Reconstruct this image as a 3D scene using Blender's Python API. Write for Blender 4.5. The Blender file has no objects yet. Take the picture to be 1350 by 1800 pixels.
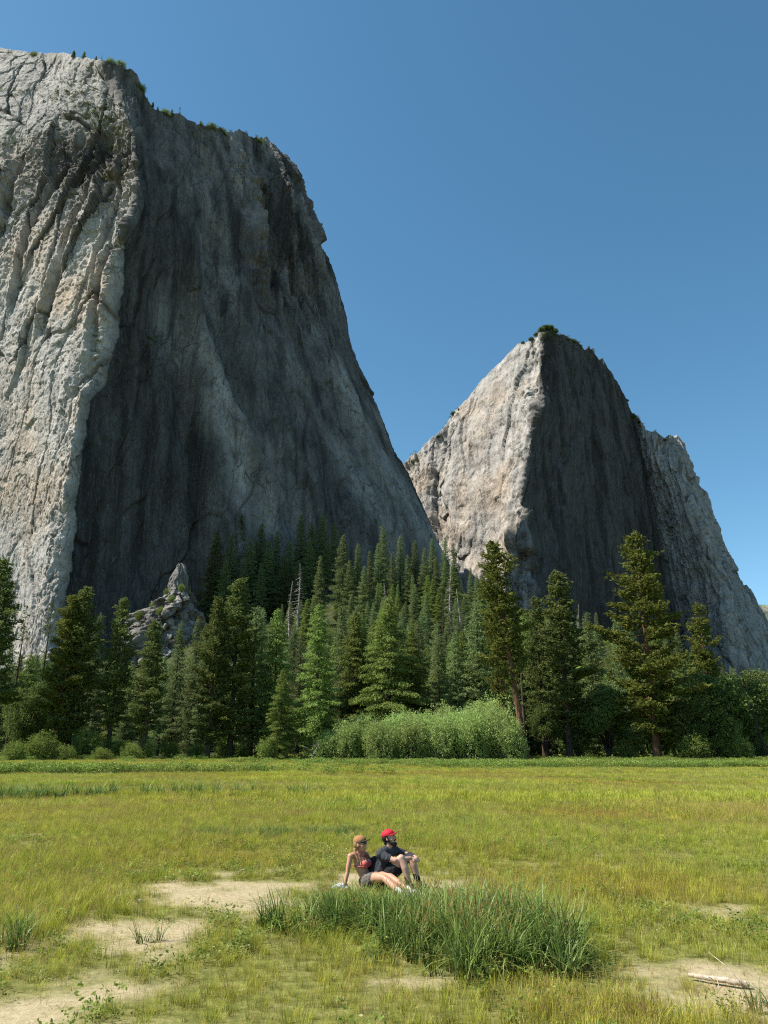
import bpy, bmesh, math, random
import numpy as np
from mathutils import Vector, Matrix, Quaternion

sc = bpy.context.scene
COL = sc.collection
rad = math.radians

# ------------------------------------------------------------------ camera, sky, sun, exposure
FPX, PITCH, CAMH = 1300.0, 17.75, 2.15          # focal length in px of an 1800 px high frame
cam_d = bpy.data.cameras.new('camera')
cam = bpy.data.objects.new('camera', cam_d); COL.objects.link(cam)
cam_d.sensor_fit = 'VERTICAL'; cam_d.sensor_height = 36.0; cam_d.lens = 36.0*FPX/1800.0
cam_d.clip_start = 0.1; cam_d.clip_end = 30000
cam.location = (0, 0, CAMH); cam.rotation_euler = (rad(90+PITCH), 0, 0)
sc.camera = cam
SUN_EL, SUN_AZ = 52.0, 7.0                      # from the left, a little on the camera's side
sdir = Vector((-math.cos(rad(SUN_EL))*math.cos(rad(SUN_AZ)), -math.cos(rad(SUN_EL))*math.sin(rad(SUN_AZ)), math.sin(rad(SUN_EL))))
w = bpy.data.worlds.new("World"); sc.world = w; w.use_nodes = True
nt = w.node_tree; nt.nodes.clear()
out = nt.nodes.new('ShaderNodeOutputWorld'); bg = nt.nodes.new('ShaderNodeBackground'); sky = nt.nodes.new('ShaderNodeTexSky')
sky.sky_type = 'NISHITA'; sky.sun_disc = False; sky.sun_elevation = rad(SUN_EL)
sky.sun_rotation = math.atan2(sdir.x, sdir.y)
sky.altitude = 1200; sky.air_density = 1.0; sky.dust_density = 0.6; sky.ozone_density = 2.2
hsv = nt.nodes.new('ShaderNodeHueSaturation'); hsv.inputs['Saturation'].default_value = 1.15; hsv.inputs['Hue'].default_value = 0.482
nt.links.new(sky.outputs[0], hsv.inputs['Color']); nt.links.new(hsv.outputs[0], bg.inputs[0])
bg.inputs[1].default_value = 0.10
nt.links.new(bg.outputs[0], out.inputs[0])
sl = bpy.data.lights.new('sun', 'SUN'); so = bpy.data.objects.new('sun', sl); COL.objects.link(so)
sl.energy = 5.0; sl.angle = rad(0.5); sl.color = (1.0, 0.94, 0.85)
so.rotation_euler = sdir.to_track_quat('Z', 'Y').to_euler(); so.location = (-60, -20, 80)
sc.view_settings.view_transform = 'Standard'; sc.view_settings.look = 'None'
sc.view_settings.exposure = 0.82; sc.view_settings.gamma = 1.0; sc.view_settings.use_curve_mapping = False
sc.cycles.use_denoising = False; sc.cycles.filter_width = 1.15
sc.cycles.max_bounces = 6; sc.cycles.diffuse_bounces = 3; sc.cycles.glossy_bounces = 2
sc.cycles.transmission_bounces = 3; sc.cycles.transparent_max_bounces = 8
sc.cycles.caustics_reflective = False; sc.cycles.caustics_refractive = False

CT, ST = math.cos(rad(PITCH)), math.sin(rad(PITCH))
def at(px, py, Y):
    """world point at distance Y whose direction from the viewpoint was measured at (px, py)"""
    a = (px-675)/FPX; b = (900-py)/FPX
    dy = CT - ST*b; dz = ST + CT*b
    t = Y/dy
    return np.array((t*a, Y, CAMH+t*dz))
def ground_at(px, py):
    a = (px-675)/FPX; b = (900-py)/FPX
    dy = CT - ST*b; dz = ST + CT*b
    t = -CAMH/dz
    return t*a, t*dy

def proj(p):
    p = np.asarray(p, float); d = p-np.array([0, 0, CAMH])
    f = d[..., 1]*CT+d[..., 2]*ST; u = -d[..., 1]*ST+d[..., 2]*CT
    return 675+FPX*d[..., 0]/f, 900-FPX*u/f
# ------------------------------------------------------------------ numpy noise
def _h(ix, iy, iz, seed):
    n = (ix.astype(np.int64)*374761393 + iy.astype(np.int64)*668265263 + iz.astype(np.int64)*1274126177 + seed*974634777) & 0xffffffff
    n = ((n ^ (n >> 13))*1274126177) & 0xffffffff
    n = ((n ^ (n >> 16))*2246822519) & 0xffffffff
    return (n ^ (n >> 15)) & 0xffffff
def rnd(ix, iy, iz, seed): return _h(ix, iy, iz, seed)/float(0xffffff)
def vnoise(x, y, z, seed=0):
    xi = np.floor(x); yi = np.floor(y); zi = np.floor(z)
    fx = x-xi; fy = y-yi; fz = z-zi
    fx = fx*fx*fx*(fx*(fx*6-15)+10); fy = fy*fy*fy*(fy*(fy*6-15)+10); fz = fz*fz*fz*(fz*(fz*6-15)+10)
    xi = xi.astype(np.int64); yi = yi.astype(np.int64); zi = zi.astype(np.int64)
    def c(a, b, d): return rnd(xi+a, yi+b, zi+d, seed)
    x00 = c(0,0,0)*(1-fx)+c(1,0,0)*fx; x10 = c(0,1,0)*(1-fx)+c(1,1,0)*fx
    x01 = c(0,0,1)*(1-fx)+c(1,0,1)*fx; x11 = c(0,1,1)*(1-fx)+c(1,1,1)*fx
    y0 = x00*(1-fy)+x10*fy; y1 = x01*(1-fy)+x11*fy
    return (y0*(1-fz)+y1*fz)*2-1
def fbm(x, y, z, octv=4, seed=0, gain=0.5):
    s = 0; a = 1; n = 0
    for i in range(octv):
        s = s+a*vnoise(x*2**i+i*17.3, y*2**i-i*9.1, z*2**i+i*5.7, seed+i); n += a; a *= gain
    return s/n*1.6
def worley(x, y, seed=0):
    """F1, F2, id of nearest cell"""
    xi = np.floor(x).astype(np.int64); yi = np.floor(y).astype(np.int64)
    f1 = np.full(x.shape, 9.0); f2 = np.full(x.shape, 9.0); idv = np.zeros(x.shape); zero = np.zeros_like(xi)
    tx = np.zeros(x.shape); ty = np.zeros(x.shape)
    for a in (-1, 0, 1):
        for b in (-1, 0, 1):
            cx = xi+a; cy = yi+b
            px = cx+rnd(cx, cy, zero, seed); py = cy+rnd(cx, cy, zero, seed+1)
            d = (px-x)**2+(py-y)**2; r = rnd(cx, cy, zero, seed+2)
            m = d < f1
            f2 = np.where(m, f1, np.minimum(f2, d))
            tx = np.where(m, x-px, tx); ty = np.where(m, y-py, ty)
            idv = np.where(m, r, idv); f1 = np.where(m, d, f1)
    return np.sqrt(f1), np.sqrt(f2), idv, tx, ty
def sstep(t): t = np.clip(t, 0, 1); return t*t*(3-2*t)
def gauss(x, y, cx, cy, sx, sy): return np.exp(-((x-cx)/sx)**2-((y-cy)/sy)**2)

# ------------------------------------------------------------------ object helpers
def mesh_np(name, V, F, mats=(), smooth=False, attrs=None):
    """mesh from (n,3) vertices and (m,k) faces, k constant"""
    me = bpy.data.meshes.new(name)
    V = np.asarray(V, dtype=np.float32); F = np.asarray(F, dtype=np.int32)
    me.vertices.add(len(V)); me.vertices.foreach_set('co', V.ravel())
    k = F.shape[1]
    me.loops.add(F.size); me.loops.foreach_set('vertex_index', F.ravel())
    me.polygons.add(len(F)); me.polygons.foreach_set('loop_start', np.arange(0, F.size, k, dtype=np.int32))
    me.polygons.foreach_set('loop_total', np.full(len(F), k, dtype=np.int32))
    if smooth: me.polygons.foreach_set('use_smooth', np.ones(len(F), dtype=bool))
    me.update(calc_edges=True); me.validate()
    for m in mats: me.materials.append(m)
    if attrs:
        for an, av in attrs.items():
            at_ = me.attributes.new(an, 'FLOAT', 'POINT'); at_.data.foreach_set('value', np.asarray(av, dtype=np.float32))
    return me
def link(name, me, parent=None, loc=None):
    o = bpy.data.objects.new(name, me); COL.objects.link(o)
    if parent is not None: o.parent = parent
    if loc is not None: o.location = loc
    return o
def tag(o, label=None, cat=None, group=None, kind=None):
    if label: o['label'] = label
    if cat: o['category'] = cat
    if group: o['group'] = group
    if kind: o['kind'] = kind
    return o
def grid_faces(nu, nv):
    i = np.arange(nu*nv).reshape(nu, nv)
    return np.stack([i[:-1, :-1].ravel(), i[1:, :-1].ravel(), i[1:, 1:].ravel(), i[:-1, 1:].ravel()], 1)

# ------------------------------------------------------------------ material helpers
class NB:
    def __init__(s, name):
        s.m = bpy.data.materials.new(name); s.m.use_nodes = True; s.t = s.m.node_tree; s.t.nodes.clear()
        s.out = s.n('ShaderNodeOutputMaterial')
    def n(s, ty, **kw):
        nd = s.t.nodes.new(ty)
        for k, v in kw.items():
            if k.startswith('i_'): nd.inputs[k[2:].replace('_', ' ')].default_value = v
            else: setattr(nd, k, v)
        return nd
    def l(s, a, b): s.t.links.new(a, b)
    def noise(s, vec, scale, detail=4, rough=0.55, dist=0.0):
        nd = s.n('ShaderNodeTexNoise'); nd.inputs['Scale'].default_value = scale; nd.inputs['Detail'].default_value = detail
        nd.inputs['Roughness'].default_value = rough; nd.inputs['Distortion'].default_value = dist
        if vec is not None: s.l(vec, nd.inputs['Vector'])
        return nd.outputs['Fac']
    def ramp(s, fac, stops):
        nd = s.n('ShaderNodeValToRGB'); e = nd.color_ramp.elements
        while len(e) < len(stops): e.new(0.5)
        for el, (p, c) in zip(e, stops):
            el.position = p; el.color = (c[0], c[1], c[2], 1) if hasattr(c, '__len__') else (c, c, c, 1)
        s.l(fac, nd.inputs[0]); return nd.outputs[0]
    def mix(s, fac, a, b, mode='MIX'):
        nd = s.n('ShaderNodeMix', data_type='RGBA', blend_type=mode)
        for sock, v in ((nd.inputs[0], fac), (nd.inputs[6], a), (nd.inputs[7], b)):
            if hasattr(v, 'links'): s.l(v, sock)
            elif hasattr(v, '__len__'): sock.default_value = (v[0], v[1], v[2], 1)
            else: sock.default_value = v
        return nd.outputs[2]
    def math(s, op, a, b=0.0):
        nd = s.n('ShaderNodeMath', operation=op)
        for sock, v in ((nd.inputs[0], a), (nd.inputs[1], b)):
            if hasattr(v, 'links'): s.l(v, sock)
            else: sock.default_value = v
        return nd.outputs[0]
    def mapping(s, vec, scale, rot=(0,0,0)):
        nd = s.n('ShaderNodeMapping'); nd.inputs['Scale'].default_value = scale; nd.inputs['Rotation'].default_value = rot
        s.l(vec, nd.inputs['Vector']); return nd.outputs[0]
    def pos(s): return s.n('ShaderNodeNewGeometry').outputs['Position']
    def attr(s, name, ty='GEOMETRY'):
        nd = s.n('ShaderNodeAttribute'); nd.attribute_name = name; nd.attribute_type = ty; return nd.outputs['Fac']
    def bsdf(s, col, rough=0.85, bump=None, bstr=0.3, bdist=1.0, spec=0.25):
        b = s.n('ShaderNodeBsdfPrincipled'); b.inputs['Specular IOR Level'].default_value = spec
        if hasattr(rough, 'links'): s.l(rough, b.inputs['Roughness'])
        else: b.inputs['Roughness'].default_value = rough
        if hasattr(col, 'links'): s.l(col, b.inputs['Base Color'])
        else: b.inputs['Base Color'].default_value = (col[0], col[1], col[2], 1)
        if bump is not None:
            bn = s.n('ShaderNodeBump'); bn.inputs['Strength'].default_value = bstr; bn.inputs['Distance'].default_value = bdist
            s.l(bump, bn.inputs['Height']); s.l(bn.outputs[0], b.inputs['Normal'])
        s.l(b.outputs[0], s.out.inputs['Surface']); return b

# ------------------------------------------------------------------ terrain
def terrain(x, y):
    x = np.asarray(x, dtype=float); y = np.asarray(y, dtype=float)
    far = np.clip((y-185)/640, 0, 1.6)
    z = 92*sstep(far*0.8)*(1-0.35*sstep((x-200)/250))+82*np.exp(-((x-0)/190)**2)*sstep((y-215)/440)*np.exp(-(np.maximum(y-690, 0)/260)**2)
    z = z+fbm(x/90, y/90, x*0, 3, 5)*10*sstep((y-200)/150)
    z = z+fbm(x/22, y/30, x*0, 3, 8)*0.10*sstep((y-16)/20)+fbm(x/3, y/3, x*0, 3, 9)*0.035
    z = z-0.45*sstep((y-55)/70)*(1-sstep((y-150)/60))*(0.5+0.5*np.tanh(x/40))
    z = z+0.35*gauss(x, y, -38, 95, 30, 14)
    return z
def tz(x, y): return float(terrain(np.array([x]), np.array([y]))[0])
# ------------------------------------------------------------------ ground sheet
def axis(pts):
    out_ = []
    for a, b, st in pts: out_ += list(np.arange(a, b, st))
    return np.array(out_+[pts[-1][1]])
gx = axis([(-9000, -1500, 500), (-1500, -300, 30), (-300, -60, 5), (-60, -10, 1.0), (-10, 10, 0.18), (10, 60, 1.0), (60, 300, 5), (300, 1500, 30), (1500, 9000, 500)])
gy = axis([(-3000, -20, 300), (-20, 5, 1.0), (5, 24, 0.18), (24, 60, 0.6), (60, 220, 2.0), (220, 1300, 8), (1300, 9000, 500)])
GX, GY = np.meshgrid(gx, gy, indexing='ij')
GZ = terrain(GX, GY)

def bare_mask(x, y):
    """0..1 where the sandy soil shows between the grass"""
    n = fbm(x/1.6, y/1.6, x*0, 4, 31)*0.5; n2 = fbm(x/0.5, y/0.5, x*0, 3, 33)*0.3
    m = 1.2*gauss(x, y, -2.5, 12.7, 0.95, 1.45)+1.15*gauss(x, y, -0.9, 14.6, 1.9, 0.75)+0.9*gauss(x, y, -1.0, 17.0, .5, 1.2)+1.0*gauss(x, y, 0.9, 13.4, 0.6, 0.5)
    m = m+1.15*gauss(x, y, -3.2, 7.5, 1.1, .9)+0.85*gauss(x, y, -2.4, 8.8, .6, 1.3)+0.8*gauss(x, y, -3.3, 10.0, .9, 0.6)
    m = m+1.3*gauss(x, y, 3.2, 8.6, .5, 1.2)+1.4*gauss(x, y, 3.9, 7.5, 1.1, .5)+0.95*gauss(x, y, -0.1, 8.35, .85, .32)
    m = m+.30*gauss(x, y, -2.9, 9.3, 2.0, 2.6)+1.0*gauss(x, y, -1.3, 13.5, 1.1, .42)+.35*gauss(x, y, -5, 13, 2.5, 3)
    return np.clip(1.5*(m*0.80-0.62+n*1.2+n2*1.6)+0.25, 0, 1)
def sedge_mask(x, y):
    n = fbm(x/0.7, y/0.7, x*0, 3, 41)*0.35
    m = gauss(x, y, -0.35, 11.0, 1.15, 0.95)+gauss(x, y, 0.75, 10.9, 1.15, 1.15)+gauss(x, y, 1.5, 8.85, 0.8, 1.0)+0.95*gauss(x, y, 0.9, 9.5, 0.9, 1.0)
    m = m+1.25*gauss(x, y, -3.6, 20.6, 1.7, 0.8)+0.85*gauss(x, y, -1.6, 21, 1.6, 1.0)+0.5*gauss(x, y, -3.9, 9.6, 1.0, 0.5)+.55*gauss(x, y, 3.2, 7.4, .5, .3)
    n = n+fbm(x/.25, y/.25, x*0, 2, 42)*.25
    return np.clip((m-0.55+n)*3, 0, 1)

b = NB('meadow_soil'); p = b.pos()
n1 = b.noise(p, 0.9, 6, 0.65); n2 = b.noise(p, 14, 5, 0.7); n3 = b.noise(p, 0.03, 4, 0.6); n4 = b.noise(p, 60, 3, 0.7)
sand = b.ramp(n2, [(0.25, (0.24, 0.19, 0.105)), (0.5, (0.37, 0.305, 0.18)), (0.75, (0.47, 0.40, 0.25))])
thatch = b.ramp(b.noise(p, 7, 6, 0.75), [(0.3, (0.075, 0.085, 0.022)), (0.5, (0.15, 0.155, 0.04)), (0.7, (0.26, 0.235, 0.085))])
near = b.mix(b.attr('bare'), thatch, sand)
farc = b.mix(n1, b.ramp(n3, [(0.3, (0.10, 0.145, 0.022)), (0.5, (0.15, 0.175, 0.028)), (0.7, (0.19, 0.16, 0.035))]), (0.12, 0.15, 0.03))
forest = b.ramp(b.noise(p, 0.25, 6, 0.7), [(0.3, (0.02, 0.026, 0.01)), (0.55, (0.045, 0.055, 0.02)), (0.75, (0.12, 0.105, 0.07))])
c = b.mix(b.attr('far'), near, farc); c = b.mix(b.attr('wood'), c, forest)
b.bsdf(c, 0.95, b.math('ADD', n2, n4), 0.5, 0.03, 0.1); M_SOIL = b.m
xf, yf = GX.ravel(), GY.ravel()
me = mesh_np('ground', np.stack([xf, yf, GZ.ravel()], 1), grid_faces(len(gx), len(gy)), [M_SOIL], True,
             {'bare': bare_mask(xf, yf), 'far': sstep((yf-22)/20), 'wood': sstep((yf-158)/14)})
tag(link('ground', me), kind='structure')

# ------------------------------------------------------------------ rock
def rock_material(name, base_lo, base_hi, warm, streak_amt, s=1.0):
    b = NB(name); p = b.pos()
    big = b.noise(p, 0.012*s, 5, 0.6); mid = b.noise(p, 0.07*s, 6, 0.65); fine = b.noise(p, 0.7*s, 5, 0.75)
    vs = b.mapping(p, (0.06*s, 0.06*s, 0.004*s)); streak_shade = b.noise(vs, 1.0, 5, 0.6, 0.3)
    vs2 = b.mapping(p, (0.4*s, 0.4*s, 0.015*s)); streak2 = b.noise(vs2, 1.0, 4, 0.6, 0.2)
    col = b.ramp(mid, [(0.3, base_lo), (0.62, base_hi)])
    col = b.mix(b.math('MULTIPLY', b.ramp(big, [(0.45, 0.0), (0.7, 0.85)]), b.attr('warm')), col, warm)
    grain = b.noise(b.mapping(p, (0.22*s, 0.22*s, 0.16*s)), 1.0, 5, 0.7)
    col = b.mix(b.ramp(grain, [(0.34, 0.55), (0.46, 0.0)]), col, (base_lo[0]*.55, base_lo[1]*.53, base_lo[2]*.5))
    st = b.attr('streak_shade')
    col = b.mix(b.math('MULTIPLY', st, 0.85), col, (0.05, 0.049, 0.047))  # even darkening by the mask: shade painted into the rock colour
    vs3 = b.mapping(p, (1.6*s, 1.6*s, 0.05*s)); streak3 = b.noise(vs3, 1.0, 3, 0.6, 0.1)
    dk = b.ramp(streak_shade, [(0.40, 1.0), (0.58, 0.0)]); dk2 = b.ramp(streak2, [(0.38, 0.6), (0.54, 0.0)])
    dk = b.math('MAXIMUM', dk, b.ramp(streak3, [(0.38, 0.75), (0.5, 0.0)]))
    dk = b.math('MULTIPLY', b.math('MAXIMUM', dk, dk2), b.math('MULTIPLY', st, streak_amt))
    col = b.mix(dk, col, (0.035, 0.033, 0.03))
    lt = b.math('MULTIPLY', b.ramp(streak3, [(0.56, 0.0), (0.70, 0.5)]), st)
    col = b.mix(lt, col, (0.26, 0.24, 0.21))
    col = b.mix(b.math('MULTIPLY', b.ramp(fine, [(0.3, 0.5), (0.47, 0.0)]), 0.8), col, (0.09, 0.085, 0.075))
    def joint(sx, sz, wdt, rot, amt):
        nz = b.n('ShaderNodeTexNoise'); nz.inputs['Scale'].default_value = 0.05*s; nz.inputs['Detail'].default_value = 5; b.l(p, nz.inputs['Vector'])
        v1 = b.n('ShaderNodeVectorMath', operation='SCALE'); b.l(nz.outputs['Color'], v1.inputs[0]); v1.inputs['Scale'].default_value = 26/s
        v2 = b.n('ShaderNodeVectorMath', operation='ADD'); b.l(p, v2.inputs[0]); b.l(v1.outputs[0], v2.inputs[1])
        vo = b.n('ShaderNodeTexVoronoi', feature='DISTANCE_TO_EDGE'); vo.inputs['Scale'].default_value = 1.0
        b.l(b.mapping(v2.outputs[0], (sx*s, sx*s, sz*s), rot), vo.inputs['Vector'])
        return b.math('MULTIPLY', b.ramp(vo.outputs['Distance'], [(0.0, 1.0), (wdt, 0.0)]), amt)
    cm = b.ramp(b.noise(p, 0.03*s, 3, 0.6), [(0.42, 0.25), (0.6, 1.0)])
    j = b.math('MAXIMUM', joint(0.055, 0.013, 0.035, (0.0, 0.12, 0.0), 0.85), joint(0.14, 0.05, 0.05, (0.1, -0.2, 0.0), 0.6))
    col = b.mix(b.math('MULTIPLY', j, cm), col, (0.04, 0.038, 0.035))
    col = b.mix(b.attr('crack'), col, (0.035, 0.033, 0.03))
    bump = b.math('ADD', b.math('MULTIPLY', grain, 1.2), b.math('ADD', b.math('MULTIPLY', fine, 0.55), b.math('MULTIPLY', streak2, 0.35)))
    b.bsdf(col, 0.9, bump, 0.8, 1.8/s, 0.12); return b.m
M_ROCK = rock_material('granite', (0.33, 0.315, 0.29), (0.56, 0.53, 0.48), (0.54, 0.42, 0.30), 1.0)

def build_rock(name, feats, z0, du, step, rim_back, zone, seed):
    """feats: vertical lines (bottom to top) of world points around the rock; the surface is spun between them, broken by
    joints, ribs and ledges, closed by a plateau at the rim and a back wall"""
    NV = int((max(f[-1][2] for f in feats)-z0)/step)
    v = np.linspace(0, 1, NV)
    lines = []
    for f in feats:
        f = np.array(f, float)
        if f[0, 2] > z0: f = np.vstack([f[0]+(f[0]-f[1])*np.array([1, 1, 0])*0+np.array([0, 0, z0-f[0, 2]]), f])
        zz = z0+(f[-1, 2]-z0)*v
        o_ = np.argsort(f[:, 2]); f = f[o_]
        lines.append(np.stack([np.interp(zz, f[:, 2], f[:, 0]), np.interp(zz, f[:, 2], f[:, 1]), zz], 1))
    # smooth each line a little along v
    L = np.array(lines)
    k = max(3, NV//40)|1
    for i in range(len(L)):
        for c_ in range(2):
            pad = np.pad(L[i, :, c_], k//2, mode='edge'); L[i, :, c_] = np.convolve(pad, np.ones(k)/k, 'valid')
    # columns: blend of linear and smooth interpolation between lines
    mid = NV//3
    seg = [np.linalg.norm(L[i+1, mid, :2]-L[i, mid, :2]) for i in range(len(L)-1)]
    cols = []; S = []; s0 = 0
    for i in range(len(L)-1):
        n = max(4, int(seg[i]/du[i]))
        a, b_ = L[i], L[i+1]
        pm = L[i-1] if i > 0 else 2*a-b_; pn = L[i+2] if i+2 < len(L) else 2*b_-a
        for j in range(n):
            t = j/n
            lin = a*(1-t)+b_*t
            cr = 0.5*((2*a)+(-pm+b_)*t+(2*pm-5*a+4*b_-pn)*t*t+(-pm+3*a-3*b_+pn)*t**3)
            q = lin*0.72+cr*0.28
            cols.append(q); S.append(s0+seg[i]*t)
        s0 += seg[i]
    cols.append(L[-1]); S.append(s0)
    P = np.array(cols); S = np.array(S)
    NU = len(P)
    # rim jitter
    rimj = fbm(S/35, S*0, S*0, 5, seed+90)*7+fbm(S/11, S*0, S*0, 4, seed+91)*2.2
    hh = (P[:, -1, 2]-z0)
    P[:, :, 2] += rimj[:, None]*sstep((v[None, :]-0.86)/0.14)
    du_ = np.gradient(P, axis=0); dv_ = np.gradient(P, axis=1)
    N = np.cross(du_, dv_); N /= np.linalg.norm(N, axis=2, keepdims=True)+1e-9
    s2 = S[:, None]+0*P[:, :, 2]; z2 = P[:, :, 2]
    D, crack, warm, streak_shade = zone(s2, z2, P, N)
    fade = 1-0.75*sstep((v[None, :]-0.97)/0.03)
    P = P+N*(D*fade)[:, :, None]
    # plateau rows: the rim rounds over and falls behind
    rows = [P]
    dirs = N[:, -8, :].copy(); dirs[:, 2] = 0; dirs /= np.linalg.norm(dirs, axis=1, keepdims=True)+1e-9
    rim = P[:, -1, :]
    back = np.array([0.0, 1.0, 0.0])
    inward = -dirs*0.5+back*0.5
    extra = []
    for k_, (d, dz) in enumerate(rim_back):
        q = rim+inward*d+np.array([0, 0, 1])*dz
        q[:, 2] += (fbm(q[:, 0]/25, q[:, 1]/25, q[:, 0]*0, 3, seed+50)*min(d, 30)*0.12)
        extra.append(q[:, None, :])
    P2 = np.concatenate([P]+extra, axis=1)
    def ext(a): return np.concatenate([a]+[a[:, -1:]]*len(extra), axis=1)
    A = {'crack': ext(crack).ravel(), 'warm': ext(warm).ravel(), 'streak_shade': ext(streak_shade).ravel()}
    F = grid_faces(P2.shape[0], P2.shape[1])
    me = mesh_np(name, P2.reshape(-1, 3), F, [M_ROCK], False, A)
    o = link(name, me)
    return o, P, N

def joints(s, z, ws, wz, amp, crackw, seed, slant=0.0, tilt=0.0):
    """blocks between joints: each block stands forward or back, faces tilted"""
    f1, f2, idv, tx, ty = worley((s+z*slant)/ws, z/wz, seed)
    e = f2-f1
    off = (idv-0.5)*2*amp+(tx*(rndv(idv, 3)-0.5)*2+ty*(rndv(idv, 5)-0.5)*2)*tilt
    cr = np.clip(1-e/crackw, 0, 1)
    return off, cr
def rndv(idv, k): return np.modf(np.sin(idv*1000*k+k)*43758.5453)[0]*0.5+0.5

def groove(x, z, knots, wid, wav=2.0):
    """signed distance (m) from a gully that runs down the face through world points"""
    k = np.array(sorted([(p[2], p[0]) for p in knots]))
    xg = np.interp(z, k[:, 0], k[:, 1])+fbm(z/25, z*0+k[0, 0], z*0, 3, 7)*wav
    inr = sstep((z-k[0, 0])/30)*sstep((k[-1, 0]-z)/30)
    return (x-xg)/wid, inr
def zone_left(s, z, P, N):
    x = P[:, :, 0]; y = P[:, :, 1]; az = x/y
    warpx = fbm(s/50, z/120, s*0, 4, 3)*9; warpz = fbm(s/30, z/60, s*0, 3, 4)*14
    S = s+warpx; Z = z+warpz
    sunny = 1-sstep((s-PROW_S+5)/9)
    upper = sstep((z-400)/130); slab = sunny*sstep((z-612)/18)
    broken = gauss(s, z, PROW_S-38, 572, 48, 55)
    tower = (1-sunny)*sstep((az+0.20)/0.03)*(1-sstep((az+0.11)/0.03))*sstep((z-430)/90)
    low0 = 1-sstep((z-170)/260)
    rough = sunny*(0.52+0.30*upper+0.9*broken-0.42*slab-0.24*low0+0.35*gauss(s, z*0, PROW_S-8, 0, 22, 1))+(1-sunny)*0.36+tower*0.75
    o1, c1 = joints(S, Z, 30, 170, 4.5, 0.045, 11, -0.20, 9)
    o2, c2 = joints(S, Z, 13, 46, 1.7, 0.06, 12, -0.16, 3.2)
    o3, c3 = joints(S, Z, 6, 11, 0.7, 0.08, 13, -0.1, 1.2)
    o4, c4 = joints(S, Z, 3.0, 4.5, 0.3, 0.1, 14, 0.0, .4)
    o5, c5 = joints(S+fbm(s/8, z/8, s*0, 2, 15)*4, Z+fbm(s/9, z/7, s*0, 2, 16)*4, 16, 12, .5, 0.05, 17, 0.0, 2.0)
    rib = fbm((s-z*0.2)/30, z/420, s*0, 3, 21)*6
    rib2 = -np.abs(fbm((s-z*0.2+warpx*.5)/20, z/170, s*0, 4, 22))*4.0
    lump = fbm(s/26, z/34, s*0, 4, 23)*2.0; fine = fbm(s/5, z/6, s*0, 4, 24)*0.6
    low = sunny*(1-sstep((z-170)/230))
    fine2 = fbm(s/2.2, z/2.6, s*0, 3, 25)*0.35
    D = rough*((o1+rib+rib2)*(1-0.55*low)+o2*(1-0.4*low)+o3*1.5+o4*1.6+o5*(0.6+low)+lump+fine*1.3+fine2*(1+sunny))
    cs = 0.4+0.6*(fbm(s/25, z/50, s*0, 2, 61) > -0.15)
    D = D-cs*(c1*2.6*(1-.5*low)+c2*1.2*(0.3+upper)+c3*0.35+c5*0.8*(0.2+low))*(0.35+0.65*sunny)
    D = D-sunny*broken*9-broken*np.abs(fbm(s/17, z/55, s*0, 4, 63))*9*sunny
    dark = 0
    for kn, wd, dep in GULLIES:
        g, inr = groove(x, z, kn, wd)
        D = D-sunny*inr*dep*np.exp(-g*g)*(0.7+0.5*fbm(z/18, s*0, s*0, 3, 66))+sunny*inr*dep*0.45*np.exp(-(g+1.9)**2)
        dark = dark+np.exp(-(g*1.6)**2)*inr
    # the prow edge weaves in and out
    D = D+gauss(s, z*0, PROW_S-2, 0, 8, 1)*(fbm(z/38, z*0, z*0, 5, 44)*9)
    # great dihedral in the shaded wall and a slanting overlap to its right
    sh = 1-sunny
    D = D+sh*(8*np.tanh((s-DIHED_S-5*np.sin(z/120))/2.5)-7)*(1-sstep((z-380)/120))
    D = D-sh*6*np.tanh((s-DIHED_S-150+z*0.34+warpx)/4)*sstep((s-DIHED_S-6)/12)*(1-sstep((z-520)/80))
    D = D+sh*fbm(s/45, z/160, s*0, 3, 67)*5
    for kn, wd, dep in RIDGES:
        g, inr = groove(x, z, kn, wd, 4.0)
        D = D+sh*inr*dep*np.exp(-g*g)*(0.75+0.6*fbm(z/16, s*0, s*0, 3, 69))
    crack = np.clip((c1*0.8*(1-.4*low)+c2*0.4*(.3+upper)+c5*.5*low)*cs*(0.4+0.6*sunny)+0.35*dark*sunny, 0, 1)
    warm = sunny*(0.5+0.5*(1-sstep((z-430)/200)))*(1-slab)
    left_of = 1-sstep((s-DIHED_S+4)/8)
    streak_shade = 0.10+sh*(0.58+0.40*left_of*(1-sstep((z-520)/100))+.35*fbm(s/40+z/150, z/130, s*0, 3, 68))+0.75*sunny*broken+0.1*upper  # dark streaked rock, plus shade painted on the wall away from the sun
    return D, crack, warm, np.clip(streak_shade, 0, 1)
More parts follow.
